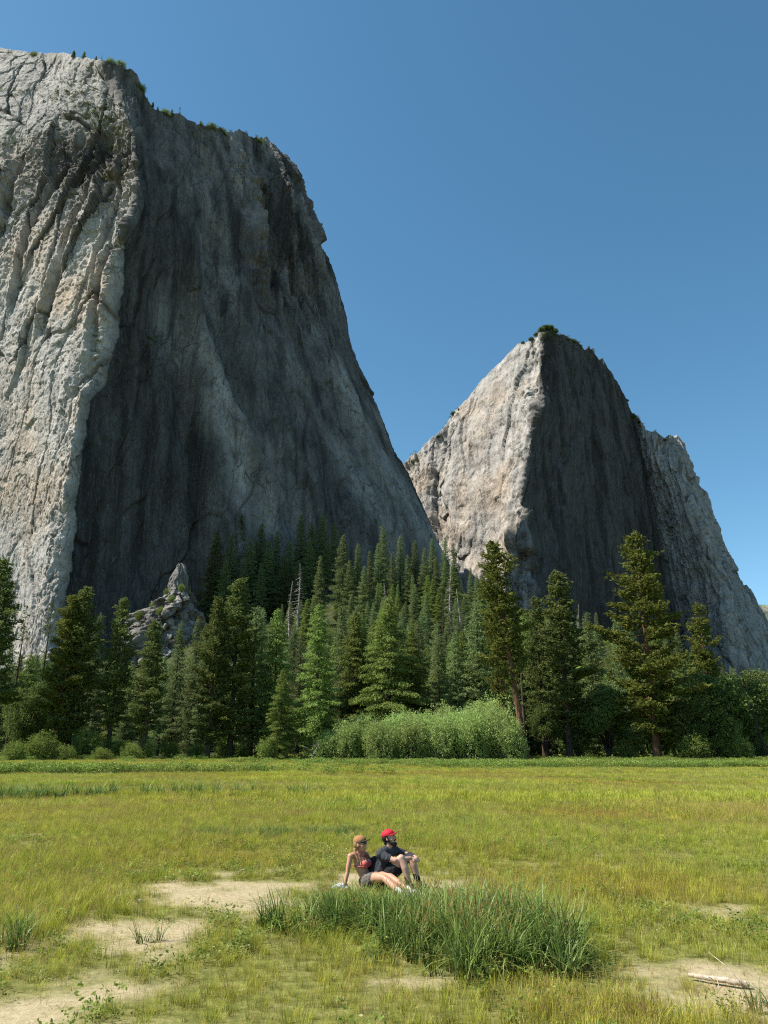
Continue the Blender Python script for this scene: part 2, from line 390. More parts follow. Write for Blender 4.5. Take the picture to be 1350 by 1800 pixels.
def zone_peak(s, z, P, N):
    warpx = fbm(s/60, z/140, s*0, 4, 73)*10; warpz = fbm(s/30, z/60, s*0, 3, 74)*14
    S = s+warpx; Z = z+warpz
    sunny = 1-sstep((s-PEAK_S+8)/16); butt = sstep((s-BUTT_S+10)/25)
    rough = sunny*(0.5+0.5*gauss(s, z*0, PEAK_S-12, 0, 30, 1)+0.5*sstep((PEAK_S-110-s)/60))+(1-sunny)*(1-butt)*0.5+butt*0.95
    sl = 1-0.75*sunny*(1-gauss(s, z*0, PEAK_S, 0, 25, 1))
    o1, c1 = joints(S, Z, 40, 150, 5.0, 0.05, 81, -0.1, 5)
    o2, c2 = joints(S, Z, 17, 60, 2.6, 0.07, 82, -0.1, 3)
    o3, c3 = joints(S, Z, 7, 17, 1.1, 0.08, 83, 0.1, 1.2)
    rib = fbm((s-z*0.1)/38, z/380, s*0, 3, 85)*7; rib2 = -np.abs(fbm((s-z*0.12+warpx*.5)/17, z/130, s*0, 4, 86))*8
    lump = fbm(s/28, z/36, s*0, 4, 87)*3.6; fine = fbm(s/6, z/8, s*0, 4, 88)*1.1
    D = rough*(o1*0.9+rib+rib2*sl+o2+o3+lump+fine-c1*1.5-c2*0.8)+sunny*fbm((s+z*.5)/40, (z-s*.4)/60, s*0, 3, 95)*5
    D = D+gauss(s, z*0, PEAK_S, 0, 16, 1)*(fbm(z/45, z*0, z*0, 5, 94)*15+3)+gauss(s, z, PEAK_S+8, 215, 22, 75)*9*(1+fbm(s/14, z/25, s*0, 4, 96))
    # low broken shoulder left of the prow
    crack = np.clip(c1*0.6*rough+c2*0.3*rough, 0, 1)
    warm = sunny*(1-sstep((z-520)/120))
    streak_shade = 0.2+0.8*(1-sunny)*(1-0.9*butt)  # shade painted into the peak's unlit side, mostly left off the buttress
    return D, crack, warm, streak_shade

def fl(knots): return [at(*k) for k in knots]
LEFT = [
  [(-620, 900, 0), (-600, 930, 700)],
  [(-470, 700, 0), (-450, 740, 690)],
  fl([(-60, 1200, 580), (-60, 700, 600), (-60, 300, 630), (-60, 180, 665), (-60, 90, 720)]),
  fl([(30, 1200, 548), (40, 800, 562), (80, 400, 590), (85, 235, 612), (80, 150, 655), (80, 98, 690)]),
  fl([(88, 1200, 519), (92, 1100, 520), (101, 1000, 522), (125, 850, 528), (150, 700, 536), (190, 600, 545), (214, 450, 562), (236, 330, 577), (238, 240, 590), (224, 205, 598), (200, 165, 606), (182, 130, 614), (176, 104, 622)]),
  fl([(170, 1200, 548), (185, 900, 556), (222, 600, 572), (246, 400, 590), (250, 260, 606), (247, 180, 622), (243, 127, 634)]),
  fl([(270, 1180, 577), (272, 900, 582), (288, 600, 600), (297, 440, 622), (290, 300, 642), (272, 188, 656)]),
  fl([(372, 1150, 605), (362, 1000, 608), (350, 850, 615), (347, 700, 628), (356, 480, 655), (345, 300, 685), (343, 212, 705)]),
  fl([(575, 1080, 664), (560, 950, 672), (545, 800, 685), (500, 600, 712), (455, 450, 735), (440, 330, 752), (425, 232, 772)]),
  fl([(740, 1080, 757), (718, 930, 764), (655, 780, 775), (605, 640, 788), (560, 500, 800), (530, 390, 812), (497, 300, 822), (470, 247, 830)]),
  fl([(822, 1080, 840), (775, 950, 845), (742, 865, 850), (704, 790, 855), (655, 688, 862), (606, 565, 870), (576, 455, 875), (550, 372, 880), (519, 306, 884), (490, 268, 888)]),
  [(92, 955, 0), (56, 957, 240), (-28, 960, 420), (-95, 968, 500)],
  [(96, 1040, 0), (62, 1045, 200), (-8, 1060, 400), (-80, 1070, 530)],
  [(60, 1400, 0), (-60, 1400, 200), (-200, 1400, 300)],
]
PEAK = [
  [(-120, 1500, 0), (-120, 1480, 420)],
  fl([(640, 1150, 1330), (640, 860, 1330)]),
  fl([(738, 1150, 1190), (725, 950, 1195), (716, 812, 1215)]),
  fl([(800, 1150, 1120), (790, 950, 1130), (780, 850, 1150), (783, 748, 1175)]),
  fl([(870, 1150, 1045), (868, 950, 1055), (862, 800, 1085), (862, 657, 1120)]),
  fl([(945, 1150, 975), (938, 1040, 980), (918, 930, 985), (918, 860, 992), (932, 780, 1005), (946, 700, 1020), (952, 620, 1045), (952, 577, 1065)]),
  fl([(1000, 1150, 1020), (990, 900, 1035), (1000, 700, 1070), (1003, 591, 1105)]),
  fl([(1110, 1160, 1110), (1090, 900, 1120), (1072, 720, 1145), (1060, 632, 1165)]),
  fl([(1215, 1180, 1180), (1180, 1040, 1183), (1150, 900, 1188), (1128, 800, 1200), (1112, 722, 1205)]),
  fl([(1250, 1180, 1128), (1220, 1020, 1136), (1182, 900, 1146), (1148, 810, 1160), (1135, 764, 1178)]),
  fl([(1310, 1180, 1085), (1280, 1060, 1094), (1232, 930, 1112), (1190, 830, 1134), (1178, 770, 1158)]),
  fl([(1385, 1180, 1245), (1352, 1110, 1248), (1296, 1018, 1252), (1262, 945, 1256), (1241, 880, 1262), (1215, 812, 1268), (1192, 774, 1272)]),
  [(720, 1560, 0), (600, 1560, 250), (500, 1570, 420), (470, 1560, 480)],
  [(600, 1900, 0), (480, 1900, 300), (380, 1900, 480)],
]
def seg_s(feats, z0, idx):
    """arc length at a third of the height where feature idx lies"""
    top = max(f[-1][2] for f in feats); tot = 0; pts = []
    for f in feats:
        f = np.array(f, float); zz = z0+(f[-1, 2]-z0)/3; pts.append((np.interp(zz, f[:, 2], f[:, 0]), np.interp(zz, f[:, 2], f[:, 1])))
    for i in range(idx): tot += math.dist(pts[i], pts[i+1])
    return tot
PROW_S = seg_s(LEFT, -20, 4); PEAK_S = seg_s(PEAK, -20, 5); BUTT_S = seg_s(PEAK, -20, 8); DIHED_S = seg_s(LEFT, -20, 7)
RIDGES = [([at(452, 262, 745), at(450, 330, 738), at(446, 400, 728), at(456, 470, 722), at(474, 535, 718)], 8, 15),
          ([at(486, 285, 800), at(492, 340, 792), at(500, 420, 780)], 6, 9), ([at(352, 215, 690), at(356, 250, 682), at(372, 275, 680)], 7, 8),
          ([at(425, 240, 750), at(420, 300, 745), at(408, 350, 738)], 5, 7), ([at(520, 560, 760), at(535, 640, 750), at(560, 720, 740)], 5, 5)]
GULLIES = [([at(165, 260, 590), at(157, 309, 580), at(127, 371, 574), at(98, 445, 565), at(74, 505, 560), at(52, 590, 556)], 3.4, 11),
           ([at(92, 270, 600), at(80, 312, 598), at(41, 398, 590), at(22, 470, 584), at(5, 560, 580)], 2.6, 8),
           ([at(30, 250, 610), at(18, 300, 605), at(2, 345, 600), at(-20, 420, 596)], 4.5, 14),
           ([at(212, 240, 590), at(208, 330, 575), at(190, 385, 568), at(168, 440, 560), at(150, 500, 556)], 2.2, 6),
           ([at(200, 400, 565), at(186, 462, 560), at(176, 500, 556), at(172, 560, 550), at(160, 640, 545)], 2.8, 8),
           ([at(40, 560, 570), at(36, 600, 566), at(14, 655, 563), at(-8, 690, 560)], 1.6, 5)]
QU = 1.0
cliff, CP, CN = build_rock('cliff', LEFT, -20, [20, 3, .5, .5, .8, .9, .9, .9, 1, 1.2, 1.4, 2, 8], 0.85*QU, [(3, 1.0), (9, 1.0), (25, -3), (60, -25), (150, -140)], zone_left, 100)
tag(cliff, kind='structure')
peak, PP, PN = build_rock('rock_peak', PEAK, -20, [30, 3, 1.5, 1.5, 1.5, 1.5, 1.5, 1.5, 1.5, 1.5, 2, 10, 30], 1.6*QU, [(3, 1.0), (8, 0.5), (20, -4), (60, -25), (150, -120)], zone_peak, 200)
tag(peak, kind='structure')
# ------------------------------------------------------------------ foliage and bark materials
def leaf_mat(name, cols, transl=0.36, vary=0.35, sc_=1.0):
    b = NB(name); oi = b.n('ShaderNodeObjectInfo'); tc = b.n('ShaderNodeTexCoord').outputs['Object']
    n = b.noise(tc, 0.9*sc_, 3, 0.6); n2 = b.noise(tc, 6*sc_, 2, 0.6)
    v = b.math('ADD', b.math('MULTIPLY', n, 0.55), b.math('MULTIPLY', n2, 0.45))
    c = b.ramp(v, [(0.32, cols[0]), (0.5, cols[1]), (0.68, cols[2])])
    h = b.n('ShaderNodeHueSaturation'); b.l(c, h.inputs['Color'])
    b.l(b.math('ADD', 0.5-0.03*vary, b.math('MULTIPLY', oi.outputs['Random'], 0.06*vary)), h.inputs['Hue'])
    b.l(b.math('ADD', 1-0.55*vary, b.math('MULTIPLY', oi.outputs['Random'], 1.1*vary)), h.inputs['Value'])
    d = b.n('ShaderNodeBsdfDiffuse'); t = b.n('ShaderNodeBsdfTranslucent'); m = b.n('ShaderNodeMixShader'); m.inputs[0].default_value = transl
    b.l(h.outputs[0], d.inputs[0]); b.l(h.outputs[0], t.inputs[0]); b.l(d.outputs[0], m.inputs[1]); b.l(t.outputs[0], m.inputs[2])
    b.l(m.outputs[0], b.out.inputs['Surface']); return b.m
M_PINE = leaf_mat('pine_needles', [(0.06, 0.078, 0.02), (0.14, 0.165, 0.038), (0.23, 0.25, 0.06)])
M_DARKPINE = leaf_mat('dark_pine_needles', [(0.06, 0.078, 0.026), (0.125, 0.155, 0.048), (0.21, 0.235, 0.075)])
M_FIR = leaf_mat('fir_needles', [(0.075, 0.102, 0.04), (0.165, 0.21, 0.082), (0.26, 0.31, 0.13)], vary=0.55)
M_CEDAR = leaf_mat('cedar_sprays', [(0.085, 0.118, 0.03), (0.185, 0.24, 0.06), (0.28, 0.34, 0.095)], vary=0.5)
M_OAK = leaf_mat('oak_leaves', [(0.055, 0.08, 0.025), (0.125, 0.17, 0.05), (0.20, 0.25, 0.075)], 0.35, 0.4, 0.6)
M_BRIGHT = leaf_mat('bright_shrub_leaves', [(0.10, 0.14, 0.035), (0.20, 0.26, 0.06), (0.29, 0.35, 0.09)], 0.35, 0.3, 0.6)
M_WILLOW = leaf_mat('willow_leaves', [(0.17, 0.23, 0.07), (0.34, 0.45, 0.14), (0.48, 0.58, 0.22)], 0.35, 0.45, 0.6)
M_SCRUB = leaf_mat('scrub_leaves', [(0.053, 0.070, 0.026), (0.105, 0.131, 0.044), (0.176, 0.194, 0.070)], 0.2, 0.4, 0.6)
def bark_mat(name, lo, hi, s=1.0):
    b = NB(name); tc = b.n('ShaderNodeTexCoord').outputs['Object']
    n = b.noise(b.mapping(tc, (5*s, 5*s, 0.9*s)), 1.0, 5, 0.65); n2 = b.noise(tc, 0.35, 3)
    c = b.ramp(n, [(0.35, tuple(x*0.35 for x in lo)), (0.5, lo), (0.68, hi)])
    c = b.mix(b.ramp(n2, [(0.35, 0.5), (0.6, 0.0)]), c, tuple(x*0.4 for x in lo))
    b.bsdf(c, 0.95, n, 0.8, 0.15, 0.1); return b.m
M_BARK = bark_mat('ponderosa_bark', (0.16, 0.085, 0.05), (0.27, 0.16, 0.10))
M_BARKD = bark_mat('dark_bark', (0.075, 0.055, 0.042), (0.14, 0.105, 0.08))
M_DEAD = bark_mat('weathered_dead_wood', (0.30, 0.265, 0.23), (0.46, 0.42, 0.37))
M_CHAR = bark_mat('scorched_bark', (0.045, 0.035, 0.03), (0.10, 0.07, 0.055))

# ------------------------------------------------------------------ tree geometry (unit metres, base at the origin)
class Tubes:
    """tapered tubes along point lists, all in one mesh"""
    def __init__(s): s.V = []; s.F = []; s.n = 0
    def add(s, pts, r0, r1, k=6, power=1.0):
        pts = np.asarray(pts, float); m = len(pts)
        t = np.linspace(0, 1, m)**power; r = r0*(1-t)+r1*t
        d = np.gradient(pts, axis=0); d /= np.linalg.norm(d, axis=1, keepdims=True)+1e-9
        up = np.where(np.abs(d[:, 2:3]) > 0.9, np.array([[1.0, 0, 0]]), np.array([[0, 0, 1.0]]))
        a = np.cross(d, up); a /= np.linalg.norm(a, axis=1, keepdims=True)+1e-9; b_ = np.cross(d, a)
        an = np.arange(k)*2*np.pi/k
        ring = pts[:, None]+r[:, None, None]*(a[:, None]*np.cos(an)[None, :, None]+b_[:, None]*np.sin(an)[None, :, None])
        s.V.append(ring.reshape(-1, 3))
        i = np.arange(m*k).reshape(m, k); j = np.roll(i, -1, 1)
        s.F.append(np.stack([i[:-1].ravel(), j[:-1].ravel(), j[1:].ravel(), i[1:].ravel()], 1)+s.n); s.n += m*k
        s.V.append(pts[-1:]+d[-1:]*r[-1]*0.5); e = i[-1]
        s.F.append(np.stack([e, np.roll(e, -1), np.full(k, s.n), np.full(k, s.n)], 1)+0*s.n); s.F[-1][:, :2] += s.n-m*k; s.n += 1
    def arrays(s):
        V = np.concatenate(s.V); F = np.concatenate(s.F); return V, F
    def mesh(s, name, mats, smooth=True):
        V, F = s.arrays()
        me = bpy.data.meshes.new(name)
        tri = F[:, 2] == F[:, 3]
        idx = np.concatenate([F[~tri].ravel(), F[tri][:, :3].ravel()]).astype(np.int32)
        tot = np.concatenate([np.full((~tri).sum(), 4), np.full(tri.sum(), 3)]).astype(np.int32)
        st = np.concatenate([[0], np.cumsum(tot)[:-1]]).astype(np.int32)
        me.vertices.add(len(V)); me.vertices.foreach_set('co', V.astype(np.float32).ravel())
        me.loops.add(len(idx)); me.loops.foreach_set('vertex_index', idx)
        me.polygons.add(len(tot)); me.polygons.foreach_set('loop_start', st); me.polygons.foreach_set('loop_total', tot)
        me.polygons.foreach_set('use_smooth', np.full(len(tot), smooth)); me.update(calc_edges=True); me.validate()
        for m in mats: me.materials.append(m)
        return me
def sprays(C, D, rng, n, size, aspect=2.2, spread=1.0, up=0.0):
    """n small leaf quads round each centre C (m,3), roughly along direction D (m,3)"""
    m = len(C); C = np.repeat(C, n, 0); D = np.repeat(D, n, 0); k = m*n
    size = np.repeat(size, n) if np.ndim(size) else np.full(k, size)
    c = C+rng.normal(0, 1, (k, 3))*np.array([1, 1, 0.75])*(size*spread)[:, None]
    d = D+rng.normal(0, 0.75, (k, 3)); d[:, 2] += up; d /= np.linalg.norm(d, axis=1, keepdims=True)
    e = np.cross(d, rng.normal(0, 1, (k, 3))); e /= np.linalg.norm(e, axis=1, keepdims=True)+1e-9
    L = (size*rng.uniform(0.6, 1.2, k))[:, None]; W = L/aspect
    V = np.stack([c-d*L*0.5, c+e*W*0.5, c+d*L*0.6, c-e*W*0.5], 1).reshape(-1, 3)
    return V
def quads_mesh(name, V, mats):
    F = np.arange(len(V)).reshape(-1, 4); return mesh_np(name, V, F, mats)

def conifer(seed, H, R, crown_base, style, leafm, barkm, dens=1.0, trunk_r=None, lean=0.0, fork=None):
    rng = np.random.default_rng(seed)
    T = Tubes(); C = []; D = []; SZ = []
    tr = trunk_r or H*0.0135
    nb = 14; t = np.linspace(0, 1, nb)
    bend = np.stack([lean*t*H+0.004*H*np.sin(t*5+seed)*t, 0.004*H*np.cos(t*4+seed)*t, t*H], 1)
    T.add(np.vstack([bend[:1]+[[0, 0, -0.6]], bend]), tr*1.25, tr*0.06, 9, 0.9)
    def tp(f): return np.array([np.interp(f, t, bend[:, i]) for i in range(3)])
    sp = {'fir': 0.42, 'pine': 0.30, 'cedar': 0.36, 'sparse': 0.8}[style]/dens*(H/38.0)
    z = crown_base*H; az = rng.uniform(0, 6.28)
    lumps = rng.uniform(0.62, 1.15, 40); lumpa = rng.uniform(0.7, 1.2, (12, 6))
    while z < H*0.992:
        f = (z/H-crown_base)/(1-crown_base)
        if style == 'fir': prof = (1-f)**0.85*(0.55+0.45*min(1, f*6))
        elif style == 'pine': prof = (1-f)**0.62*(0.45+0.55*min(1, f*3.5))
        elif style == 'cedar': prof = min(1, (1-f)**0.75*1.25)*(0.65+0.35*min(1, f*5))
        else: prof = (1-f)**0.6*(0.4+0.6*min(1, f*2.5))
        az += 2.399+rng.normal(0, 0.5)
        lo = lumps[int(f*39)]*lumpa[int(f*11.9), int((az % 6.283)/6.2832*6) % 6]
        Lb = R*prof*rng.uniform(0.72, 1.12)*(lo if style in ('pine', 'sparse') else 0.6+0.4*lo)+0.25
        if style in ('pine', 'sparse') and rng.random() < (0.05 if style == 'pine' else 0.2): z += sp; continue
        p0 = tp(z/H); dr = np.array([math.cos(az), math.sin(az), 0.0])
        m = max(3, int(Lb/0.7)); s_ = np.linspace(0, 1, m+1)[:, None]
        if style == 'fir': dz = -0.30*s_+0.22*s_**2+0.35*f*s_
        elif style == 'pine': dz = (-0.38*(1-f)+0.45*f)*s_+0.30*s_**2
        elif style == 'cedar': dz = -0.25*s_-0.15*s_**2+0.55*f*s_
        else: dz = (-0.3*(1-f)+0.35*f)*s_+0.18*s_**2
        pts = p0+dr*s_*Lb+np.array([0, 0, 1.0])*dz*Lb
        pts[1:, :2] += rng.normal(0, 0.04*Lb, (m, 2))
        T.add(pts, max(0.02, Lb*0.014), 0.012, 3)
        # foliage along the bough and on side twigs
        start = {'fir': 0.22, 'pine': 0.38, 'cedar': 0.25, 'sparse': 0.45}[style]
        step = {'fir': 0.34, 'pine': 0.46, 'cedar': 0.36, 'sparse': 0.5}[style]*(H/38.0)
        a = Lb*start
        side = np.array([-dr[1], dr[0], 0.0])
        while a < Lb*1.02:
            q = a/Lb; base = p0+dr*a+np.array([0, 0, 1.0])*np.interp(q, s_[:, 0], dz[:, 0])*Lb
            wdt = {'fir': 0.42, 'pine': 0.38, 'cedar': 0.36, 'sparse': 0.3}[style]*Lb*(1.15-q)+0.2
            ns = max(1, int(wdt*2/ (0.62*(H/38.0))))
            for kk in range(ns+1):
                o_ = (kk/max(1, ns)-0.5)*2*wdt*rng.uniform(0.7, 1.1) if ns > 0 else 0
                c = base+side*o_+dr*rng.normal(0, 0.12)+np.array([0, 0, rng.normal(0, 0.12)-abs(o_)*0.12])
                C.append(c); D.append(dr*0.8+side*np.sign(o_)*0.6+np.array([0, 0, {'fir': -0.1, 'pine': 0.35, 'cedar': -0.75, 'sparse': 0.3}[style]])); SZ.append(rng.uniform(0.75, 1.2))
            a += step
        z += sp*rng.uniform(0.6, 1.4)*(0.75+0.5*(1-f))
    for k_ in range(6): C.append(tp(1.0)-np.array([0, 0, 0.12*k_*H/38])); D.append(np.array([0, 0, 1.0])); SZ.append(0.7)
    C = np.array(C); D = np.array(D); SZ = np.array(SZ)
    n, s0, asp = {'fir': (6, 0.52, 2.2), 'pine': (9, 0.60, 1.9), 'cedar': (7, 0.50, 2.0), 'sparse': (8, 0.48, 2.0)}[style]
    V = sprays(C, D, rng, n, SZ*s0*(H/38.0), asp, 0.45 if style in ('pine', 'sparse') else 0.5)
    return T.mesh('trunk', [barkm]), quads_mesh('crown', V, [leafm])

def snag(seed, H, R, mat, keep=0.75):
    rng = np.random.default_rng(seed); T = Tubes(); t = np.linspace(0, 1, 12)
    pts = np.stack([0.01*H*np.sin(t*6+seed), 0.01*H*np.cos(t*5), t*H], 1)
    T.add(np.vstack([pts[:1]-[[0, 0, .5]], pts]), H*0.013, 0.03, 7)
    z = H*0.2; az = 0
    while z < H*0.98:
        f = z/H; az += 2.4+rng.normal(0, .5); Lb = R*(1-f)**0.7*rng.uniform(0.3, 1.1)
        p0 = np.array([np.interp(f, t, pts[:, i]) for i in range(3)]); dr = np.array([math.cos(az), math.sin(az), 0])
        s_ = np.linspace(0, 1, 5)[:, None]
        b_ = p0+dr*s_*Lb+np.array([0, 0, 1.0])*(-0.45*s_+0.15*s_**2)*Lb; b_[1:] += rng.normal(0, .05*Lb, (4, 3))
        T.add(b_, 0.05+Lb*0.022, 0.03, 3)
        for k in range(6):
            q = b_[rng.integers(1, 4)]; T.add([q, q+np.array([dr[0]*.3, dr[1]*.3, -.4])*Lb*.3+rng.normal(0, .14*Lb, 3)], 0.06, 0.02, 3)
        z += H*0.010*rng.uniform(0.6, 1.6)
    return T.mesh('snag_wood', [mat])

def broadleaf(seed, H, R, leafm, barkm, lobes=26, leaf=0.34, per=170, low=0.12, stems=1, flat=0.85):
    rng = np.random.default_rng(seed); T = Tubes(); C = []; D = []; SZ = []
    roots = [np.array([rng.normal(0, R*0.25), rng.normal(0, R*0.25), 0]) if stems > 1 else np.zeros(3) for _ in range(stems)]
    for i in range(lobes):
        # lobe centres fill an uneven egg
        u = rng.normal(0, 1, 3); u /= np.linalg.norm(u); rr = rng.uniform(0.45, 0.95)**0.6
        h0 = H*(low+(1-low)*0.52); c = np.array([u[0]*R*rr*0.8, u[1]*R*rr*0.8, h0+u[2]*(H-h0)*rr*0.86])
        r = R*rng.uniform(0.24, 0.42)
        r0 = roots[i % stems]
        mid = r0*0.6+c*0.4+np.array([0, 0, H*0.08]); mid[:2] *= 0.7
        T.add([r0-[0, 0, .3], r0*0.7+mid*0.3, mid, c], max(0.05, H*0.016/ (1 if stems == 1 else 2.2)), 0.03, 5)
        for k in range(4):
            e = c+rng.normal(0, .55, 3)*r; T.add([mid*0.3+c*0.7, e], 0.05, 0.012, 3)
        n = int(per*rng.uniform(.7, 1.2))
        d = rng.normal(0, 1, (n, 3)); d /= np.linalg.norm(d, axis=1, keepdims=True)
        q = rng.uniform(0.35, 1.08, n)**0.55
        pts = c+d*np.array([1, 1, flat])*(r*q)[:, None]
        keep = vnoise(pts[:, 0]/r*2.2, pts[:, 1]/r*2.2, pts[:, 2]/r*2.2, seed) > -0.28
        pts = pts[keep]; C.append(pts); D.append(d[keep]*np.array([1, 1, .4])); SZ.append(rng.uniform(0.7, 1.3, len(pts)))
    C = np.concatenate(C); D = np.concatenate(D); SZ = np.concatenate(SZ)
    ok = C[:, 2] > 0.1; V = sprays(C[ok], D[ok], rng, 4, SZ[ok]*leaf, 1.6, 0.7)
    return T.mesh('trunk', [barkm]), quads_mesh('crown', V, [leafm])

# ------------------------------------------------------------------ the kinds of tree, each built once
P = {}
def proto(key, fn, *a, **k): P[key] = (fn, a, k)
proto('pineA', conifer, 11, 44, 7.6, 0.13, 'pine', M_PINE, M_BARK, 1.15)
proto('pineB', conifer, 12, 44, 7.0, 0.22, 'pine', M_PINE, M_BARK, 0.95)
proto('pineE', conifer, 19, 44, 8.6, 0.09, 'pine', M_PINE, M_BARK, 0.95)
proto('pineC', conifer, 13, 40, 6.8, 0.12, 'pine', M_DARKPINE, M_BARKD, 1.1)
proto('pineD', conifer, 14, 40, 6.0, 0.2, 'pine', M_DARKPINE, M_BARKD, 1.0)
proto('openpine', conifer, 15, 46, 6.8, 0.30, 'sparse', M_PINE, M_BARK, 1.25)
proto('sparse', conifer, 16, 34, 4.0, 0.2, 'sparse', M_DARKPINE, M_BARKD, 0.9)
proto('firA', conifer, 21, 34, 6.0, 0.07, 'fir', M_FIR, M_BARKD)
proto('firB', conifer, 22, 34, 5.2, 0.05, 'fir', M_FIR, M_BARKD)
proto('firC', conifer, 23, 34, 6.8, 0.10, 'fir', M_FIR, M_BARKD)
proto('firD', conifer, 24, 34, 4.6, 0.08, 'fir', M_FIR, M_BARKD)
proto('cedarA', conifer, 31, 32, 6.0, 0.05, 'cedar', M_CEDAR, M_BARKD)
proto('cedarB', conifer, 32, 32, 5.0, 0.04, 'cedar', M_CEDAR, M_BARKD)
proto('cedarC', conifer, 33, 30, 7.0, 0.03, 'cedar', M_CEDAR, M_BARKD)
proto('oakA', broadleaf, 41, 18, 8, M_OAK, M_BARKD, 34, 0.5, 190)
proto('oakB', broadleaf, 42, 18, 6.5, M_OAK, M_BARKD, 28, 0.5, 180)
proto('brightA', broadleaf, 43, 8, 4.5, M_BRIGHT, M_BARKD, 40, 0.34, 70, 0.0, 6, 1.7)
proto('brightB', broadleaf, 44, 8, 5.5, M_BRIGHT, M_BARKD, 44, 0.34, 70, 0.0, 6, 1.7)
proto('willowA', broadleaf, 45, 9, 6.0, M_WILLOW, M_BARKD, 54, 0.34, 110, 0.0, 7, 1.6)
proto('willowB', broadleaf, 46, 9, 6.6, M_WILLOW, M_BARKD, 58, 0.34, 110, 0.0, 7, 1.6)
proto('snagA', snag, 51, 26, 3.4, M_DEAD)
proto('snagB', snag, 52, 26, 2.4, M_DEAD)
H0 = {'pineA': 44, 'pineE': 44, 'pineB': 44, 'pineC': 40, 'pineD': 40, 'openpine': 46, 'sparse': 34, 'firA': 34, 'firB': 34, 'firC': 34, 'firD': 34,
      'cedarA': 32, 'cedarB': 32, 'cedarC': 30, 'oakA': 18, 'oakB': 18, 'brightA': 8, 'brightB': 8, 'willowA': 9, 'willowB': 9, 'snagA': 26, 'snagB': 26}
KIND = {'pine': ('pine_tree', 'tree'), 'open': ('pine_tree', 'tree'), 'spar': ('pine_tree', 'tree'), 'fir': ('fir_tree', 'tree'), 'ceda': ('cedar_tree', 'tree'),
        'oak': ('oak_tree', 'tree'), 'brig': ('leafy_shrub', 'shrub'), 'will': ('willow_shrub', 'shrub'), 'snag': ('dead_tree', 'dead tree')}
CACHE = {}
def kind_of(key):
    for k in KIND:
        if key.startswith(k[:4]) : return KIND[k]
    return ('tree', 'tree')
TR = random.Random(5)
def plant(key, x, y, h, label, group=None, wid=1.0, rz=None, z=None, name=None):
    """a tree of its own at (x, y): trunk and crown are its parts; later ones share the first one's meshes"""
    if key not in CACHE:
        fn, a, k = P[key]; CACHE[key] = fn(*a, **k)
    m = CACHE[key]; nm, cat = kind_of(key)
    rz = TR.uniform(0, 6.283) if rz is None else rz
    zz = (tz(x, y) if z is None else z)
    s = h/H0[key]
    root = bpy.data.objects.new(name or nm, m if not isinstance(m, tuple) else None); COL.objects.link(root)
    root.location = (x, y, zz); root.rotation_euler = (0, 0, rz); root.scale = (s*wid, s*wid, s)
    if isinstance(m, tuple):
        for nm2, me in zip(('trunk', 'crown'), m):
            o = bpy.data.objects.new(nm2, me); COL.objects.link(o); o.parent = root
    tag(root, label, cat, group); return root
def plant_px(key, px_top, py_top, Y, label, group=None, wid=1.0, rz=None, sink=0.0):
    """stands at distance Y with its top where the ray measured at (px_top, py_top) meets that distance"""
    t = at(px_top, py_top, Y); g = tz(t[0], Y)-sink
    return plant(key, t[0], Y, max(2.0, t[2]-g), label, group, wid, rz, g)
